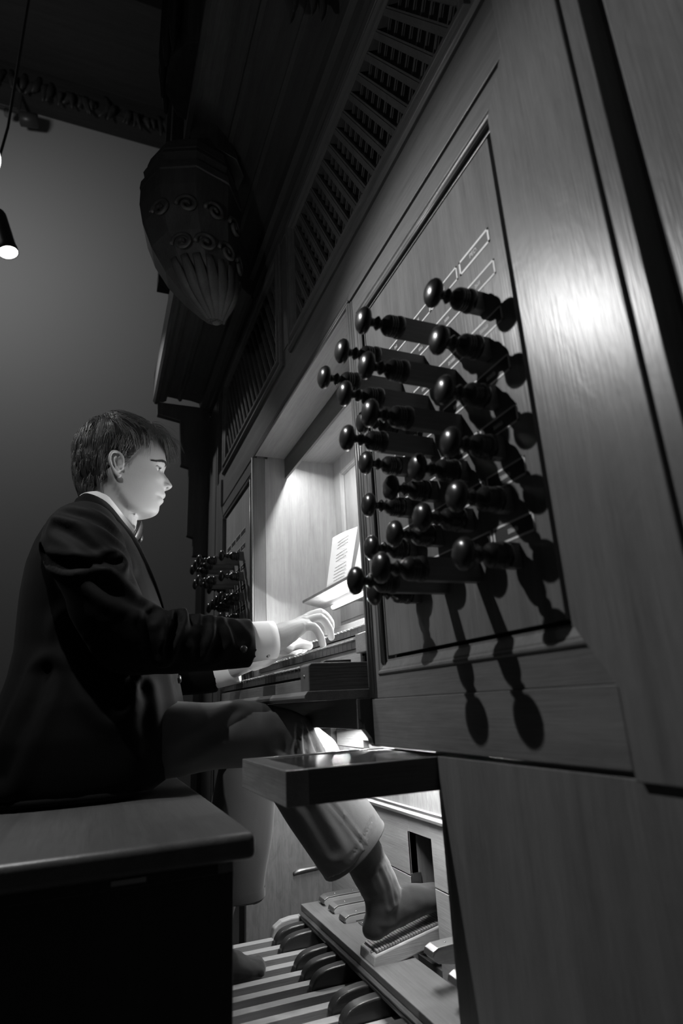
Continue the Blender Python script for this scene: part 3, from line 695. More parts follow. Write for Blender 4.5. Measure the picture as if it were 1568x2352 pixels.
# ================================================================== PERSON
XM = 1.44
per = thing('person', 'young man in black dinner jacket, bow tie and grey trousers seated playing the organ', 'person', (XM, .46, .55))

NAILM = mat('nail', .5, .25)
# ---------- head: stacked outlines through the traced profile
FP = [(1.120,.402),(1.134,.398),(1.143,.393),(1.1495,.388),(1.151,.373),(1.153,.360),(1.157,.352),(1.162,.346),(1.169,.343),(1.175,.3425),(1.183,.342),(1.191,.335),(1.196,.3338),(1.2005,.3362),(1.206,.331),(1.212,.330),(1.219,.3325),(1.2255,.3335),
      (1.246,.3325),(1.259,.3345),(1.269,.3365),(1.280,.333),(1.291,.3305),(1.300,.3315),(1.313,.334),(1.325,.337),(1.348,.346),(1.368,.364),(1.386,.392),(1.395,.425),(1.397,.45)]
BP = [(1.120,.502),(1.134,.500),(1.17,.498),(1.200,.506),(1.216,.514),(1.243,.524),(1.276,.532),(1.311,.529),(1.347,.517),(1.376,.497),(1.390,.474),(1.395,.462),(1.397,.456)]
WP = [(1.120,.058),(1.140,.057),(1.150,.059),(1.156,.061),(1.17,.063),(1.19,.065),(1.21,.068),(1.24,.0715),(1.27,.0735),(1.30,.0755),(1.32,.0755),(1.345,.070),(1.368,.059),(1.386,.040),(1.395,.018),(1.397,.004)]
def smooth_curve(P, k=.006):
    z = np.arange(P[0][0], P[-1][0]+1e-9, .0005); y = np.interp(z, *zip(*P)); q = np.exp(-(np.arange(-40, 41)*.0005/k)**2); q /= q.sum()
    yp = np.concatenate([2*y[0]-y[1:41][::-1], y, 2*y[-1]-y[-41:-1][::-1]]); ys = np.convolve(yp, q, 'valid')
    w = np.clip((1.388 - z)/.01, 0, 1); return list(zip(z.tolist(), (ys*w + y*(1-w)).tolist()))
BP = smooth_curve(BP, .009); WP = smooth_curve(WP, .010); FP = smooth_curve(FP, .0016)
def g(x, s): return math.exp(-(x/s)**2)
def head_mesh():
    m = MB(); NA = 144; rows = []
    zs = sorted(set([1.10] + list(np.arange(1.11, 1.148, .006)) + list(np.arange(1.148, 1.32, .0019)) + list(np.arange(1.322, 1.3965, .004))))
    fz, fy = zip(*FP); bz, by = zip(*BP); wz, wy = zip(*WP)
    sz, sy = zip(*smooth_curve([(a, b) for a, b in FP if a >= 1.10], .013))
    for z in zs:
        F0 = float(np.interp(z, fz, fy)); F = float(np.interp(z, sz, sy)) if z > 1.157 else F0
        if 1.157 < z < 1.175: F = F0 + (F-F0)*(z-1.157)/.018
        if z > 1.35: F = F0
        B = float(np.interp(z, bz, by)); W_ = float(np.interp(z, wz, wy))
        yc = .455 if z > 1.15 else .45
        if z > 1.37: yc = (F+B)/2
        ring = []
        for i in range(NA):
            a = 2*PI*i/NA; sx = math.sin(a); cy = math.cos(a)      # cy=1 -> face (towards -Y)
            front = cy > 0
            jaw = max(0, min(1, (1.235-z)/.08)) if z > 1.147 else 0
            px = 1.0 if not front else 1.0 - .08
            xx = math.copysign(abs(sx)**(px), sx)*W_
            if front:
                pw = .80 + .12*jaw
                yy = yc - (yc-F)*abs(cy)**pw
            else: yy = yc + (B-yc)*abs(cy)**.9
            # the face narrows towards the chin in front
            if front and z > 1.147:
                xx *= 1 - (.10 + .24*jaw)*cy**1.5
            ax = abs(xx)
            if front:
                fr = max(0, cy)
                yy += (F0-F)*math.exp(-(ax/(.0195 if z < 1.225 else .024))**2)*fr
                # eye sockets, cheek bones, brow ridge
                yy += .0085*g(ax-.030, .013)*g(z-1.267, .0105)*(fr > .2)
                yy += .0045*g(ax-.013, .006)*g(z-1.268, .012)
                yy -= .0028*g(ax-.026, .016)*g(z-1.2875, .007)
                yy -= .0045*g(ax-.044, .014)*g(z-1.243, .013)
                yy += .0022*g(ax-.040, .014)*g(z-1.208, .018)
                # lips: fuller in the middle, corners tucked in
                yy += .0035*g(ax-.026, .008)*g(z-1.2, .010)
                yy -= .0013*math.exp(-(ax/.016)**2)*(g(z-1.2095, .0042) + g(z-1.1945, .0045))
                yy -= .0012*g(ax-.011, .006)*g(z-1.2085, .004)
                yy += .0022*g(ax-.017, .01)*g(z-1.2005, .0022)
                # nose
                zn = z
                if 1.2245 < z < 1.275:
                    bridge = float(np.interp(z, [1.2235, 1.2262, 1.230, 1.2355, 1.240, 1.246, 1.259, 1.269, 1.277], [0, .0085, .0145, .0175, .0145, .0085, .0030, .0, 0]))
                    wid = float(np.interp(z, [1.224, 1.230, 1.236, 1.243, 1.255, 1.27], [.0105, .0105, .0095, .0085, .0075, .007]))
                    yy -= bridge*math.exp(-(abs(xx)/wid)**2.4)
                    # wings of the nose
                    yy -= .0112*g(ax-.0142, .0050)*g(z-1.2320, .0062)
                    yy -= .0058*g(ax-.006, .008)*g(z-1.247, .016)
            if z > 1.10:
                zj = float(np.interp(yy, [.345, .37, .395, .418, .436, .452, .47], [1.150, 1.1515, 1.157, 1.168, 1.190, 1.222, 1.235]))
                q = max(0, min(1, (zj + .004 - z)/.026)); q = q*q*(3-2*q)
                k_ = max(0, min(1, (abs(xx)-.012)/.02))
                if z > 1.150 or yy > .40: xx *= 1 - .17*q*k_*max(0, min(1, (.50-yy)/.03))
                xx += math.copysign(.0008*g(zj+.012-z, .014)*k_, xx)*max(0, min(1, (.455-yy)/.03))
            ring.append((XM+xx, yy, z))
        rows.append(ring)
    m.rings(rows)
    return m
hm = head_mesh()
# neck running down into the collar, jaw corners
hm.tube([(XM, .475, 1.00), (XM, .462, 1.08), (XM, .448, 1.14), (XM, .452, 1.20)], [(.075, .07), (.057, .058), (.053, .056), (.05, .05)], 28, up=(0, 1, 0), smooth=4)
for s in (-1, 1):
    # ear: helix rim, bowl, lobe
    E = Vector((XM+s*.0745, .447, 1.252))
    def ep(u, v, o): u *= .86; v *= .86; return E + Vector((s*(o*.9 + .011*(u/.016 if u > 0 else 0)), u, v))
    rim = []
    for k in range(17):
        a = math.radians(-150 + 300*k/16 + 0)
        rim.append(ep(-math.cos(a)*-1*.0155*(1 if math.sin(a) < 2 else 1) + .001, 0, 0))
    rim = [ep(y, z, o) for y, z, o in [(-.012,-.004,-.001),(-.015,.006,.002),(-.013,.018,.005),(-.006,.0275,.007),(.004,.031,.008),(.013,.027,.009),(.018,.017,.009),(.019,.004,.008),(.015,-.009,.006),(.008,-.020,.004),(.001,-.029,.003),(-.007,-.033,.001),(-.0105,-.028,.0)]]
    hm.tube(rim, [.0030, .0034, .0037, .0038, .0038, .0038, .0037, .0035, .0035, .0042, .0052, .0048, .003], 10, smooth=4)
    hm.tube([ep(-.009,.0,-.0025), ep(0,.010,-.002), ep(.004,.02,.0)], [(.013,.004), (.017,.004), (.014,.004)], 12, up=(s,0,0), smooth=4)
    hm.ball(ep(.002, -.002, -.0065), (.006, .0135, .0235), 16, 10)
    hm.tube([ep(-.004,-.022,-.001), ep(.003,-.008,.0), ep(.009,.004,.002), ep(.010,.014,.003), ep(.003,.022,.003)], [.005, .0042, .0032, .003, .0025], 8, smooth=4)
    hm.ball(ep(-.0125, -.009, .000), (.004, .0045, .006), 10, 8)     # tragus
v, n, f = fused(hm, .0016, 5, .5, 'head')
# nostrils, ear bowl, philtrum
for s in (-1, 1):
    for c, r, d in (((XM+s*.0092, .3290, 1.2275), .0036, .0052), ((XM+s*.0785, .4465, 1.2485), .0055, .0030)):
        q = np.linalg.norm(v - np.array(c), axis=1); w = np.exp(-(q/r)**2)
        dirv = np.array((0, .25, 1.)) if r < .004 else np.array((-s, 0., 0.)); v = v + w[:, None]*d*dirv
head = (v, f)
# ---------- hands
def finger(m, pts, r0, r1):
    n_ = len(pts); rr_ = [r0 + (r1-r0)*i/(n_-1) for i in range(n_)]
    m.tube(pts, rr_, 14, smooth=5)
    for p, r in zip(pts[:-1], rr_[:-1]): m.ball(p, r*1.06, 14, 10)
    m.ball(pts[-1], rr_[-1]*1.0, 14, 10)
def hand(wrist, mcps, chains, thumb, fore, rad=(.0265, .0195)):
    m = MB(); w = Vector(wrist)
    cen = sum((Vector(q) for q in mcps), Vector((0, 0, 0)))/4 - Vector((0, 0, .004))
    m.tube([fore, (w+Vector(fore))*.5, w, w + (cen-w)*.35, w + (cen-w)*.75, cen], [(.030, .033), (.029, .031), (.028, .0285), (.031, .0265), (.034, .020), (.030, .012)], 24, up=(0, 0, 1), smooth=4)
    for i, q in enumerate(mcps):
        q = Vector(q); mid = w*.45 + q*.55 - Vector((0, 0, .002))
        m.tube([w + (q-w)*.06, mid, q], [(.015, .023), (.0135, .020), (.0115, .0135)], 14, smooth=4)
        m.ball(q + Vector((0, 0, .0005)), .0122, 14, 10)
        if i:
            p_ = Vector(mcps[i-1]); m.tube([w, (w+(p_+q)*.5)*.5 - Vector((0,0,.004)), (p_+q)*.5 - Vector((0, 0, .003))], [(.017, .021), (.015, .018), (.011, .0115)], 12, smooth=3)
    for ch in chains: finger(m, ch, .0108, .0080)
    th = [Vector(p) for p in thumb]
    m.tube(th, [.0205, .0185, .0130, .0122, .0100][:len(th)], 14, smooth=5); m.ball(th[-1], .0102, 14, 10)
    return m
# right hand (near): little-finger side towards the lens, arched over middle and top keyboards
NAILS = []
def nail(tip, prev, r, up=(0, 0, 1)):
    T = Vector(tip); d = (T-Vector(prev)).normalized(); o = Vector((0, -1, .35)); o = (o - d*o.dot(d)).normalized()
    w = d.cross(o); rs = []
    for a_ in (-.008, -.004, .0, .003):
        k = .7 if a_ == .003 else 1.0
        rs.append([T + d*a_ + o*(r*(1.0 if a_ < .001 else .93)*math.cos(q) ) + w*(r*.80*k*math.sin(q)) for q in [(-1.0 + 2.0*j/8)*.95 for j in range(9)]])
    NAILS.append(rs)
rh = hand((1.268, .104, .8395), [(1.272, .040, .866), (1.291, .026, .880), (1.312, .018, .888), (1.334, .020, .888)],
          [[(1.272, .040, .866), (1.274, .012, .866), (1.277, -.004, .848), (1.279, -.011, .8265)],
           [(1.291, .026, .880), (1.294, -.012, .890), (1.298, -.034, .868), (1.300, -.040, .846)],
           [(1.312, .018, .888), (1.320, -.022, .906), (1.328, -.050, .884), (1.333, -.050, .862)],
           [(1.334, .020, .888), (1.345, -.020, .907), (1.357, -.052, .888), (1.362, -.052, .866)]],
          [(1.290, .092, .832), (1.325, .066, .828), (1.352, .040, .833), (1.368, .014, .838), (1.374, -.010, .8345)], (1.262, .17, .832))
# left hand (far): thumb towards the lens, fingers low and curled on the middle keyboard
lh = hand((1.555, .100, .806), [(1.590, .030, .829), (1.568, .018, .836), (1.545, .012, .838), (1.522, .016, .836)],
          [[(1.590, .030, .829), (1.598, .0, .838), (1.604, -.018, .834), (1.606, -.026, .8265)],
           [(1.568, .018, .836), (1.574, -.018, .850), (1.578, -.038, .842), (1.579, -.044, .829)],
           [(1.545, .012, .838), (1.546, -.026, .853), (1.546, -.048, .843), (1.546, -.052, .829)],
           [(1.522, .016, .836), (1.514, -.016, .851), (1.509, -.038, .844), (1.507, -.044, .829)]],
          [(1.538, .085, .800), (1.512, .060, .805), (1.492, .032, .815), (1.486, .004, .823), (1.490, -.022, .827)], (1.585, .17, .795))
lh.v = [(x - .035*max(0, min(1, (.15-y)/.06)), y + .012*max(0, min(1, (.15-y)/.06)), z + .007*max(0, min(1, (.15-y)/.06))) for x, y, z in lh.v]
for ch in ([(1.277, -.004, .848), (1.279, -.011, .8265)], [(1.298, -.034, .868), (1.300, -.040, .846)], [(1.328, -.050, .884), (1.333, -.050, .862)], [(1.357, -.052, .888), (1.362, -.052, .866)]): nail(ch[1], ch[0], .0082)
hands = []
for m in (rh, lh):
    v, n, f = fused(m, .0016, 5, .5, 'hand'); hands.append((v, f))
# ---------- inner trunk, arms, legs (covered by the clothes)
tb = MB()
tb.tube([(XM, .50, .60), (XM, .48, .72), (XM, .485, .88), (XM, .50, 1.0), (XM, .485, 1.07)], [(.13, .10), (.12, .09), (.13, .09), (.14, .08), (.06, .055)], 24, up=(0, 1, 0), smooth=3)
for s, el, wr in ((-1, (1.225, .40, .825), (1.262, .165, .832)), (1, (1.665, .40, .80), (1.585, .165, .795))):
    tb.tube([(XM+s*.10, .50, 1.04), (XM+s*.165, .495, 1.03), el, wr], [.045, .048, .036, .028], 16, smooth=4)
for hip, kn, an in (((1.35, .47, .635), (1.295, .055, .64), (1.306, -.070, .43)), ((1.53, .47, .635), (1.56, .10, .63), (1.555, .17, .235))):
    tb.tube([hip, kn, an], [.07, .046, .033], 16, smooth=4)
v, n, f = fused(tb, .009, 2, .5, 'trunk')
bodym = MB()
bodym.add(v, f); bodym.add(*head)
for h in hands: bodym.add(*h)
body = obj('body', bodym, SKIN, per, smooth=True)
for rs in NAILS:
    no = obj('fingernail', MB().rings(rs, cap=False, closed=False), NAILM, body, smooth=True)
    sd = no.modifiers.new('s', 'SOLIDIFY'); sd.thickness = .0005
# eyes
EYEW = mat('eye_white', .75, .15); IRIS = mat('iris', .05, .1); 
for s in (-1, 1):
    c = Vector((XM+s*.0305, .3618, 1.2640)); ey = MB().ball(c, .0122, 24, 16)
    e = obj('eye', ey, EYEW, per, smooth=True)
    look = Vector((s*.02, -1, -.10)).normalized()
    obj('iris', MB().lathe([(.0, .0127), (.003, .0126), (.0056, .0115), (.0058, .0105)], c, look, 20), IRIS, e, smooth=True)
    # lids: curved shells hugging the eyeball
    for nm, t0, t1 in (('upper_lid', 20, 82), ('lower_lid', -72, -22)):
        rs = []
        for k in range(9):
            th = math.radians(t0 + (t1-t0)*k/8); rs.append([])
            for j in range(17):
                ph = math.radians(-84 + 168*j/16); R_ = .0134 + (.0005 if k == (0 if nm == 'upper_lid' else 8) else 0)
                edge = th*math.cos(ph*.92)**.55 if nm == 'upper_lid' and k == 0 else th
                rs[-1].append(c + Vector((R_*math.cos(edge)*math.sin(ph), -R_*math.cos(edge)*math.cos(ph), R_*math.sin(edge))))
        lm = MB().rings(rs, cap=False, closed=False); lo = obj(nm, lm, SKIN, per, smooth=True)
        sd = lo.modifiers.new('s', 'SOLIDIFY'); sd.thickness = .0012; sd.offset = 1
    br = MB()
    if s == -1:
        from mathutils.bvhtree import BVHTree
        hb_ = BVHTree.FromPolygons([tuple(p) for p in head[0]], head[1])
    for k in range(300):                                           # eyebrow hairs
        u = rnd.random(); x = XM + s*(.012+.040*u); z = 1.2835 + .0065*math.sin(PI*min(1, u*1.15))*1 - .004*u + (rnd.random()-.5)*.0068*(1-.45*u)
        hit_ = hb_.ray_cast(Vector((x, .2, z)), Vector((0, 1, 0)))
        if hit_[0] is None: continue
        h0 = hit_[0]; h1 = hb_.ray_cast(Vector((h0.x+s*.005, .2, z+.0018*(1-2.2*u))), Vector((0, 1, 0)))[0] or h0
        nn0 = hit_[1] if hit_[1].y < 0 else -hit_[1]
        br.tube([h0, (h0+h1)/2 + nn0*.0009, h1 + nn0*.0006], [.0005, .00045, .00012], 4)
    obj('eyebrow', br, mat('brow_hair', .03, .5) if s < 0 else bpy.data.materials['brow_hair'], per)['kind'] = 'stuff'
    la = MB()
    for k in range(14):
        ph = math.radians(-60 + 120*k/13); th = math.radians(20)
        p = c + Vector((.0138*math.cos(th)*math.sin(ph), -.0138*math.cos(th)*math.cos(ph), .0138*math.sin(th)))
        d = Vector((math.sin(ph)*.6, -math.cos(ph), .15)); la.tube([p, p+d*.003, p+d*.0055+Vector((0,0,.0015))], [.00045, .0004, .00015], 4)
    obj('eyelashes', la, bpy.data.materials['brow_hair'], per)['kind'] = 'stuff'
# ---------- hair: a scalp cap plus locks
def skull(a, z, off):
    """point on the scalp at azimuth a (0 = face, pi = nape) and height z"""
    fz, fy = zip(*FP); bz, by = zip(*BP); wz, wy = zip(*WP)
    F = float(np.interp(z, fz, fy)); B = float(np.interp(z, bz, by)); W_ = float(np.interp(z, wz, wy)); yc = .455 if z < 1.37 else (F+B)/2
    cy = math.cos(a); sx = math.sin(a)
    y = yc - (yc-F)*max(0, cy)**.8 if cy > 0 else yc + (B-yc)*abs(cy)**.9
    return Vector((XM + math.copysign(abs(sx)**.95, sx)*W_, y, z))
CEN = Vector((XM, .448, 1.29))
def hairline(a):
    a = abs(a)
    return float(np.interp(a, [0, .35, .62, .85, 1.05, 1.25, 1.36, 1.48, 1.62, 1.80, 2.1, PI], [1.352, 1.350, 1.347, 1.335, 1.318, 1.292, 1.262, 1.292, 1.275, 1.238, 1.204, 1.190]))
cap = MB(); rs = []
for k in range(22):
    t = k/21; ring = []
    for i in range(64):
        a = -PI + 2*PI*i/64; z = hairline(a)*(1-t) + 1.3965*t; z = hairline(a) + (1.3965-hairline(a))*(1-(1-t)**1.6)
        p = skull(a, z, 0); d = (p-CEN).normalized(); p = p + d*(.003 + .007*min(1, t*4))
        ring.append(p)
    rs.append(ring)
cap.rings(rs)
hair = obj('hair', cap, mat('scalp_hair', .018, .6), per, smooth=True)
lk = MB(); hr = random.Random(21)
WH = Vector((XM-.01, .505, 1.385))                                    # crown whorl
def lock(p, d, L, r, curl, grav, nseg=7, lay=1.03, hug=.0):
    pts = [p.copy()]; dd = d.normalized(); ph = hr.random()*6.28; side = dd.cross(Vector((0,0,1)))
    for k in range(nseg):
        dd = (dd + Vector((0, 0, -grav)) + side*(math.sin(ph + k*1.1)*curl)).normalized()
        q = pts[-1] + dd*(L/nseg)
        c = q - CEN; ra = Vector((.0785, .088 if c.y > 0 else .112, .109 if c.z > 0 else .135)); e = Vector((c.x/ra.x, c.y/ra.y, c.z/ra.z))
        if e.length < lay: q = CEN + c*(lay/e.length)
        elif hug and e.length > lay + .02: q = CEN + c*((1-hug) + hug*(lay+.02)/e.length)
        pts.append(q); dd = (dd*.4 + (q-pts[-2]).normalized()*.6).normalized()
    lk.tube(pts, [r*.75] + [r]*(nseg-2) + [r*.6, r*.12], 3)
BACK = Vector((XM-.005, .515, 1.375))
def sweep(p, nrm):
    """combing direction: forward over the top, down at the back and sides"""
    top = max(0, min(1, (p.z-1.335)/.045)); fw = max(0, min(1, (.50-p.y)/.05))
    f = Vector((0, -1, .05)); bk = Vector(((p.x-XM)*3, .25, -1)); sd = Vector((0, .35, -1))
    w = top*fw
    d = f*w + (bk if p.y > .47 else sd)*(1-w)
    return (d - nrm*d.dot(nrm)).normalized()
clumps = []
for i in range(760):
    a = hr.uniform(-PI, PI); t = hr.random()**.8; z0 = hairline(a); z = z0 + (1.3965-z0)*(1-(1-t)**1.5)
    p = skull(a, z, 0); nrm = (p-CEN).normalized(); d = sweep(p, nrm)
    jit = Vector((hr.gauss(0, .17), hr.gauss(0, .17), hr.gauss(0, .17))); top = max(0, min(1, (z-1.33)/.05)); fwd = max(0, math.cos(a))
    lay = hr.uniform(1.04, 1.12)
    if abs(a) < 1.75 and z < 1.315 and abs(a) > .9: n_, L, lay, lift = 10, hr.uniform(.012, .022), 1.015, .10
    elif top > .25:
        n_, L, lift = 14, hr.uniform(.050, .075), .30
        if fwd > .55: L *= .6; d = Vector((0, -.6, .45)); lift = .5
    elif abs(a) > 1.75: n_, L, lift = 13, hr.uniform(.034, .052)*(1 - .35*max(0, min(1, (1.25-z)/.05))), .25; lay = min(lay, 1.075)
    else: n_, L, lift = 12, hr.uniform(.022, .04), .2; lay = min(lay, 1.05)
    dd = d + nrm*lift + jit
    for q in range(n_):
        off = Vector((hr.gauss(0, .0035), hr.gauss(0, .0035), hr.gauss(0, .0035)))
        pp = p + off; c_ = pp - CEN; e = Vector((c_.x/.0785, c_.y/(.088 if c_.y > 0 else .112), c_.z/(.109 if c_.z > 0 else .155))).length
        lock(pp + nrm*.002, dd + Vector((hr.gauss(0, .07), hr.gauss(0, .07), hr.gauss(0, .07))), L*hr.uniform(.85, 1.1), hr.uniform(.0003, .00052), .05 + .07*top, .10, 7, lay + hr.uniform(-.01, .012), .35)
# hair at the temple and in front of the ear, short and brushed back
for i in range(900):
    sgn = hr.choice((-1, 1)); a = sgn*hr.uniform(.62, 1.5); z = hairline(a) + hr.uniform(-.006, .03)
    p = skull(a, z, 0); nrm = (p-CEN).normalized()
    lock(p + nrm*.0005, Vector((0, .7, -.35)) + nrm*.12 + Vector((hr.gauss(0, .15), hr.gauss(0, .15), hr.gauss(0, .15))), hr.uniform(.007, .016), .0003, .03, .05, 4, 1.0)
# the loose wave lifting off the brow and falling forward
for i in range(175):
    a = hr.uniform(-.5, .85); z = hr.uniform(1.352, 1.386)
    p = skull(a, z, 0); nrm = (p-CEN).normalized()
    d = nrm*hr.uniform(.55, 1.0) + Vector((hr.gauss(-.05, .25), -.55, hr.uniform(.05, .75))); gr = hr.uniform(.22, .46); L = hr.uniform(.045, .084); cu = hr.uniform(.15, .4)
    for q in range(14):
        st_ = hr.getstate()
        lock(p + Vector((rnd.gauss(0, .003), rnd.gauss(0, .003), rnd.gauss(0, .003))), d + Vector((rnd.gauss(0, .09), rnd.gauss(0, .09), rnd.gauss(0, .09))), L*rnd.uniform(.8, 1.12), rnd.uniform(.00022, .0004), cu, gr + rnd.gauss(0, .03), 10, 1.04 + .05*(i % 3 == 0))
        if q < 13: hr.setstate(st_)
lo = obj('locks', lk, HAIRM, hair, smooth=True); lo['kind'] = 'stuff'

# ---------- shirt: collar, chest, cuffs
def band(path_fn, z0fn, z1fn, n=48, th=.0022):
    o_ = []; 
    rs = []
    for i in range(n):
        a = 2*PI*i/n; p0 = path_fn(a, 0); p1 = path_fn(a, 1); nn_ = Vector((math.sin(a), -math.cos(a), 0))
        rs.append([p0, p1, p1 + nn_*-th, p0 + nn_*-th])
    m = MB(); k = 4; vs = [p for r in rs for p in r]; fs = []
    for i in range(n):
        for j in range(k): fs.append((i*k+j, i*k+(j+1) % k, ((i+1) % n)*k+(j+1) % k, ((i+1) % n)*k+j))
    return m.add(vs, fs)
def collar(a, t):
    c = math.cos(a)                       # 1 = throat
    zh = float(np.interp(c, [-1, -.3, 0, .5, .85, 1], [1.190, 1.188, 1.174, 1.137, 1.115, 1.108]))
    r = float(np.interp(c, [-1, 0, 1], [.058, .0615, .064])) + .0015*t
    return Vector((XM + r*math.sin(a), .458 - r*c + .006*(c < -.2), zh - (.034 if t == 0 else 0)))
shirt = obj('shirt', band(collar, None, None), SHIRT, per, smooth=True)
obj('shirt_front', MB().tube([(XM, .45, 1.09), (XM, .425, 1.03), (XM, .405, .95), (XM, .39, .85), (XM, .39, .72)], [(.035, .02), (.055, .03), (.07, .035), (.08, .035), (.08, .035)], 24, up=(0, 1, 0), smooth=4), SHIRT, shirt, smooth=True)
for s in (-1, 1):   # wing tips
    obj('collar_wing', MB().prism([(.392, 1.122), (.400, 1.098), (.382, 1.104)], 'X', XM+s*.012, XM+s*.026), SHIRT, shirt, bevel=.001)
def cuff(wa, wb, ra, rb, nm='cuff'):
    a = Vector(wa); b = Vector(wb); m = MB(); t = (b-a).normalized(); u = Vector((0,0,1)); u = (u - t*u.dot(t)).normalized(); w = t.cross(u); rs = []
    prof = [(0, ra, 0), (.35, ra*1.01, 0), (.8, rb*1.02, 0), (1, rb, 0), (1, rb-.0025, 0), (.5, ra-.003, 0), (0, ra-.003, 0)]
    for s_, r, _ in prof:
        rs.append([a + (b-a)*s_ + u*math.cos(2*PI*k/32)*r*1.16*(1+.03*math.sin(3*2*PI*k/32+s_*3)) + w*math.sin(2*PI*k/32)*r*.86 for k in range(32)])
    return m.rings(rs, cap=False)
c1 = obj('cuff', cuff((1.258, .185, .829), (1.266, .1045, .838), .036, .0345), SHIRT, shirt, smooth=True)
obj('cuff', cuff((1.592, .19, .790), (1.563, .118, .801), .036, .034), SHIRT, shirt, smooth=True)
obj('cufflink', MB().lathe([(.0, -.002), (.004, -.002), (.0045, .0), (.004, .002), (.0, .0025)], (1.247, .125, .803), (-.8, 0, -.5), 12), STEEL, shirt, smooth=True)
# bow tie
bt = MB()
for s in (-1, 1):
    rs = []
    for t, h, th in ((0, .009, .006), (.25, .014, .009), (.6, .023, .011), (.9, .027, .010), (1.0, .025, .005)):
        x = XM + s*(.006 + .052*t); y = .3860 + .010*t*t; zc = 1.099
        rs.append([(x, y - th/2*math.cos(q*2*PI/12) - .35*h*math.sin(q*2*PI/12), zc + h*math.sin(q*2*PI/12)*(1 if abs(math.sin(q*2*PI/12)) > .1 else 1)) for q in range(12)])
    bt.rings(rs)
bow = obj('bow_tie', bt, SATIN, per, smooth=True)
obj('knot', MB().ball((XM, .384, 1.099), (.011, .008, .0125), 14, 10), SATIN, bow, smooth=True)
obj('neck_band', band(lambda a, t: collar(a, 0)*1 + Vector((0, 0, .004 + .012*t)) + Vector((math.sin(a), -math.cos(a), 0))*.0012, None, None), SATIN, bow, smooth=True)

# ---------- jacket
jb = MB()
def ell(xc, yc, z, hx, hy, n=40, p=.85, tilt=0.):
    return [(xc + math.copysign(abs(math.sin(2*PI*i/n))**p, math.sin(2*PI*i/n))*hx, yc - math.copysign(abs(math.cos(2*PI*i/n))**p, math.cos(2*PI*i/n))*hy, z + tilt*(-math.cos(2*PI*i/n))) for i in range(n)]
#        z     yfront yback  hx   tilt
TR = [(.556, .335, .640, .200, 0), (.575, .305, .648, .207, 0), (.60, .290, .650, .209, 0), (.66, .278, .650, .208, 0), (.72, .280, .640, .196, 0), (.78, .292, .628, .176, 0), (.84, .303, .622, .174, 0), (.90, .318, .622, .182, 0), (.96, .338, .622, .192, 0),
      (1.01, .358, .618, .200, .004), (1.05, .378, .606, .200, .01), (1.08, .392, .592, .180, .016), (1.105, .402, .572, .140, .022), (1.128, .410, .548, .098, .026), (1.142, .418, .532, .078, .030)]
jb.rings([ell(XM, (a+b)/2, z, hx, (b-a)/2, p=float(np.interp(z, [.6, .85], [.58, .85])), tilt=t) for z, a, b, hx, t in TR])
# shoulders and sleeves
RS = [(1.345, .505, 1.068), (1.275, .505, 1.052), (1.238, .490, 1.000), (1.224, .455, .925), (1.222, .405, .848), (1.228, .335, .829), (1.240, .260, .828), (1.250, .205, .829), (1.256, .160, .831)]
RR = [(.062, .058), (.074, .070), (.070, .066), (.064, .064), (.060, .066), (.052, .060), (.046, .054), (.042, .051), (.040, .051)]
jb.tube(RS, RR, 28, up=(-.25, .55, 1), smooth=5)
LS = [(1.535, .505, 1.068), (1.605, .505, 1.052), (1.642, .490, 1.000), (1.662, .455, .925), (1.668, .405, .842), (1.652, .335, .806), (1.628, .270, .794), (1.606, .215, .789), (1.592, .165, .791)]
jb.tube(LS, RR, 28, up=(.25, .55, 1), smooth=5)
# hollow the open front so shirt and tie show, by cutting after fusing
v, n, f = fused(jb, .0062, 6, .5, 'jacket')
def noise_disp(v, n, sc_, amp, seed):
    out = np.empty(len(v))
    for i, p in enumerate(v): out[i] = noise.noise(Vector((p[0]*sc_[0]+seed, p[1]*sc_[1], p[2]*sc_[2])))
    return v + n*(out*amp)[:, None]
v = noise_disp(v, n, (9, 9, 7), .003, 3.1)
fold = [([(1.215,.545,1.085),(1.201,.518,1.074),(1.196,.484,1.063),(1.204,.446,1.038),(1.224,.422,1.018),(1.25,.40,.99)], .010, .007),
        ([(1.205,.555,1.05),(1.193,.531,1.035),(1.175,.499,1.012),(1.163,.471,.987),(1.17,.44,.965)], .011, .006),
        ([(1.245,.57,1.01),(1.233,.553,.992),(1.183,.525,.968),(1.163,.488,.966),(1.163,.458,.972),(1.17,.43,.98)], .009, .009),
        ([(1.20,.315,.885),(1.19,.322,.862),(1.173,.332,.837),(1.172,.338,.813),(1.176,.340,.785)], .007, .014),
        ([(1.206,.293,.875),(1.196,.287,.852),(1.190,.292,.832)], .009, .007), ([(1.202,.262,.868),(1.186,.271,.838),(1.188,.280,.812)], .009, .008),
        ([(1.205,.238,.862),(1.200,.234,.831),(1.197,.250,.805)], .010, .006), ([(1.216,.215,.862),(1.209,.192,.832)], .010, .005),
        ([(1.18,.36,.89),(1.162,.379,.856),(1.160,.372,.826),(1.165,.36,.80)], .011, .007), ([(1.16,.48,.945),(1.158,.44,.918),(1.160,.40,.90),(1.175,.37,.885)], .013, .006),
        ([(1.275,.39,.80),(1.266,.395,.765),(1.254,.406,.74),(1.248,.41,.715)], .008, .006), ([(1.262,.50,.86),(1.260,.477,.816),(1.256,.445,.75),(1.250,.42,.721)], .020, .011),
        ([(1.263,.377,.745),(1.256,.372,.691),(1.26,.365,.64)], .014, .007), ([(1.27,.55,.78),(1.262,.557,.739),(1.258,.573,.665),(1.26,.589,.609)], .016, .009), ([(1.35,.305,.78),(1.335,.303,.713),(1.321,.306,.646)], .016, .006)]
for pts, r, d in fold: v = crease(v, n, pts, r, d, .8)
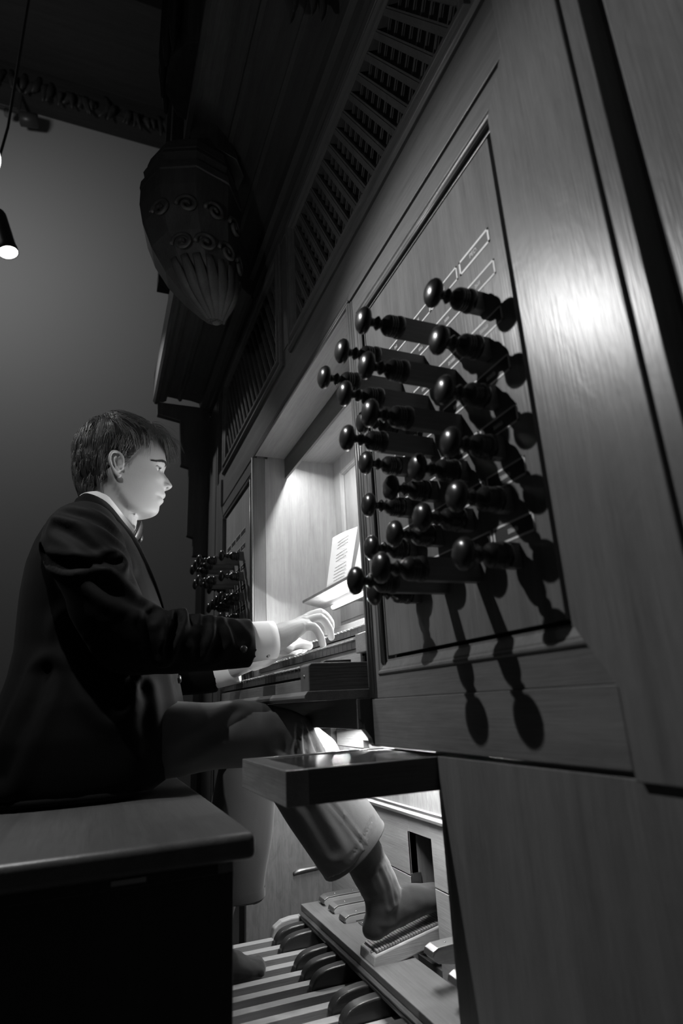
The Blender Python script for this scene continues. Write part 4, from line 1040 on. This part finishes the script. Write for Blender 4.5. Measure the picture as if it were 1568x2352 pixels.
# the front edge: jacket ends a little short of the belly line and curves back at the hem
jack = obj('jacket', to_mb(v, f), JACKET, per, smooth=True)
jack['label'] = 'black wool dinner jacket'
# hem band
hb = MB(); rs = []
for k in range(40):
    a = 2*PI*k/40; q = ell(XM, .490, .560, .206, .158, p=.58)[k]
    rs.append([(q[0], q[1], .556), (q[0], q[1], .568), (XM+(q[0]-XM)*.95, .47+(q[1]-.47)*.95, .568), (XM+(q[0]-XM)*.95, .47+(q[1]-.47)*.95, .556)])
vs = [p for r in rs for p in r]; fs = [(i*4+j, i*4+(j+1)%4, ((i+1)%40)*4+(j+1)%4, ((i+1)%40)*4+j) for i in range(40) for j in range(4)]
obj('hem', MB().add(vs, fs), JACKET, jack, smooth=True)
# collar and lapels
def strip(pa, pb, th, m=None):
    """ribbon between two polylines, with thickness"""
    m = m or MB(); pa = [Vector(p) for p in pa]; pb = [Vector(p) for p in pb]; n_ = len(pa); rs = []
    for a, b in zip(pa, pb):
        mid = (a+b)/2; rs.append([a, mid + Vector(th)*.6, b, b + Vector(th)*.9, mid + Vector(th)*1.5, a + Vector(th)*.9])
    return m.rings(rs)
def dens(P, k=5):
    m = MB(); P = [Vector(p) for p in P]; Q = []
    for i in range(len(P)-1):
        p0, p1, p2, p3 = P[max(i-1,0)], P[i], P[i+1], P[min(i+2,len(P)-1)]
        for q in range(k):
            t = q/k; Q.append(.5*((2*p1)+(p2-p0)*t+(2*p0-5*p1+4*p2-p3)*t*t+(3*p1-p0-3*p2+p3)*t**3))
    return Q + [P[-1]]
for s in (-1, 1):
    inner = [(XM+s*.0, .530, 1.186), (XM+s*.045, .510, 1.182), (XM+s*.067, .468, 1.157), (XM+s*.066, .428, 1.112), (XM+s*.055, .400, 1.078), (XM+s*.045, .376, 1.01), (XM+s*.040, .345, .93), (XM+s*.022, .320, .86)]
    outer = [(XM+s*.0, .556, 1.136), (XM+s*.060, .545, 1.130), (XM+s*.096, .480, 1.106), (XM+s*.104, .430, 1.074), (XM+s*.108, .395, 1.042), (XM+s*.112, .366, .99), (XM+s*.085, .336, .925), (XM+s*.040, .314, .855)]
    obj('collar_and_lapel', strip(dens(inner), dens(outer), (s*.004, -.005, .003)), SATIN if 0 else JACKET, jack, smooth=True)
BUTTON = mat('horn_button', .012, .35, spec=.35)
obj('front_button', MB().lathe([(.0, .006), (.007, .005), (.009, .002), (.009, 0), (.0, -.002)], (1.335, .296, .765), (-.35, -1, .1), 16), BUTTON, jack, smooth=True)
for q in ((1.2085, .186, .814),):
    obj('sleeve_button', MB().lathe([(.0, .0055), (.0055, .005), (.0075, .002), (.0075, 0), (.0, -.002)], q, (-1, -.1, -.15), 16), BUTTON, jack, smooth=True)
obj('pocket_flap', MB().tube([(1.2515, .529, .712), (1.2475, .47, .706), (1.250, .398, .698)], [(.0035, .018)]*3, 8, up=(0, 0, 1), smooth=3), JACKET, jack, smooth=True)
# ---------- trousers
tm = MB()
tm.tube([(XM, .58, .60), (XM, .48, .60)], [(.15, .045), (.15, .05)], 24, up=(0, 0, 1))
# near leg
tm.tube([(1.365, .54, .615), (1.355, .44, .626), (1.330, .32, .646), (1.300, .20, .650), (1.294, .125, .646), (1.292, .085, .622), (1.296, .045, .569), (1.300, .0, .506), (1.304, -.045, .445), (1.306, -.070, .411)],
        [(.070, .055), (.078, .066), (.078, .072), (.078, .066), (.070, .062), (.064, .074), (.066, .079), (.066, .083), (.063, .083), (.062, .083)], 30, up=(0, .35, 1), smooth=5)
tm.tube([(1.515, .54, .615), (1.525, .44, .626), (1.552, .32, .640), (1.562, .20, .640), (1.565, .12, .632), (1.563, .090, .60), (1.560, .100, .52), (1.557, .118, .42), (1.556, .130, .33), (1.556, .135, .285)],
        [(.070, .055), (.078, .066), (.078, .066), (.070, .060), (.066, .060), (.064, .068), (.066, .076), (.064, .080), (.064, .076), (.066, .074)], 30, up=(0, .35, 1), smooth=5)
v, n, f = fused(tm, .0055, 5, .5, 'trousers')
v = noise_disp(v, n, (10, 10, 10), .005, 9.4)
for pts, r, d in [([(1.24,.12,.66),(1.226,.09,.61),(1.232,.06,.565)], .012, .006), ([(1.252,.050,.665),(1.237,.052,.64),(1.228,.053,.61),(1.228,.04,.57)], .0055, .006), ([(1.255,.040,.665),(1.242,.035,.639),(1.240,.022,.605),(1.238,-.01,.56)], .005, .006),
                  ([(1.262,.026,.66),(1.258,.008,.63),(1.256,-.02,.59),(1.25,-.07,.52)], .005, .006), ([(1.24,.066,.655),(1.228,.074,.617),(1.226,.065,.57)], .006, .006), ([(1.24,.09,.56),(1.232,.05,.50),(1.24,.0,.42)], .012, .007), ([(1.24,.20,.70),(1.222,.24,.66),(1.235,.30,.62)], .014, .006),
                  ([(1.231,.030,.55),(1.231,.005,.514),(1.238,-.036,.466),(1.246,-.072,.421)], .0035, .003), ([(1.27,-.115,.475),(1.259,-.093,.462),(1.247,-.072,.44),(1.242,-.041,.41),(1.245,0,.37)], .003, .0025)]:
    v = crease(v, n, pts, r, d)
trs = obj('trousers', to_mb(v, f), TROUS, per, smooth=True)
def hemring(c, ra, rb, t, nm='hem'):
    c = Vector(c); t = Vector(t).normalized(); u = (Vector((0,1,0)) - t*t.y).normalized(); w = t.cross(u); rs = []
    for dz, k in ((-.008, 1.0), (.010, 1.015), (.012, 1.0), (.010, .96), (-.008, .95)):
        rs.append([c + t*dz + w*math.cos(2*PI*i/36)*ra*k + u*math.sin(2*PI*i/36)*rb*k for i in range(36)])
    return MB().rings(rs, cap=False)
obj('hem', hemring((1.306, -.0685, .413), .060, .081, (.0, -.59, -.81)), TROUS, trs, smooth=True)
obj('hem', hemring((1.556, .133, .30), .067, .076, (0, .05, -1)), TROUS, trs, smooth=True)
# ---------- socks
def foot(ank_top, heel, toe, up_, nm='sock'):
    m = MB(); A = Vector(ank_top); H = Vector(heel); T = Vector(toe); U = Vector(up_).normalized(); D = (T-H).normalized(); S = D.cross(U)
    ank = H + D*.050 + U*.070
    m.tube([A, (A*1.0+ank)*.5, ank, H + D*.035 + U*.022], [(.043, .046), (.038, .043), (.035, .041), (.032, .037)], 24, up=tuple(D), smooth=4)
    L = (T-H).length
    m.tube([H + D*.004 + U*.024, H + D*.04 + U*.030, H + D*.10 + U*.036, H + D*.155 + U*.028, H + D*(L-.045) + U*.018, H + D*(L-.010) + U*.014],
           [(.022, .021), (.030, .030), (.033, .035), (.039, .027), (.041, .018), (.030, .012)], 24, up=tuple(U), smooth=5)
    m.ball(H + D*.016 + U*.022, (.026, .026, .024), 18, 12)
    for i, (o_, l) in enumerate(((-.028, .0), (-.012, .004), (.003, .002), (.017, -.003), (.030, -.010))):
        r = .0135 if (i == 0) else .0095
        m.ball(H + D*(L-.012+l) + S*o_ + U*.012, r, 12, 8)
    return fused(m, .0035, 4, .5, nm)
v, n, f = foot((1.307, -.070, .44), (1.312, -.100, .232), (1.322, -.346, .280), (0, .18, 1))
v = noise_disp(v, n, (60, 60, 60), .0012, 1.)
for pts, r, d in [([(1.27,-.115,.365),(1.27,-.128,.335),(1.275,-.135,.30)], .005, .004), ([(1.27,-.128,.37),(1.27,-.142,.34),(1.275,-.15,.305)], .0045, .004), ([(1.27,-.10,.35),(1.27,-.112,.315)], .005, .003)]: v = crease(v, n, pts, r, d)
obj('sock', to_mb(v, f), SOCK, per, smooth=True)
v, n, f = foot((1.556, .175, .32), (1.552, .285, .130), (1.560, .052, .130), (0, 0, 1))
v = noise_disp(v, n, (60, 60, 60), .0012, 2.)
obj('sock', to_mb(v, f), SOCK, per, smooth=True)
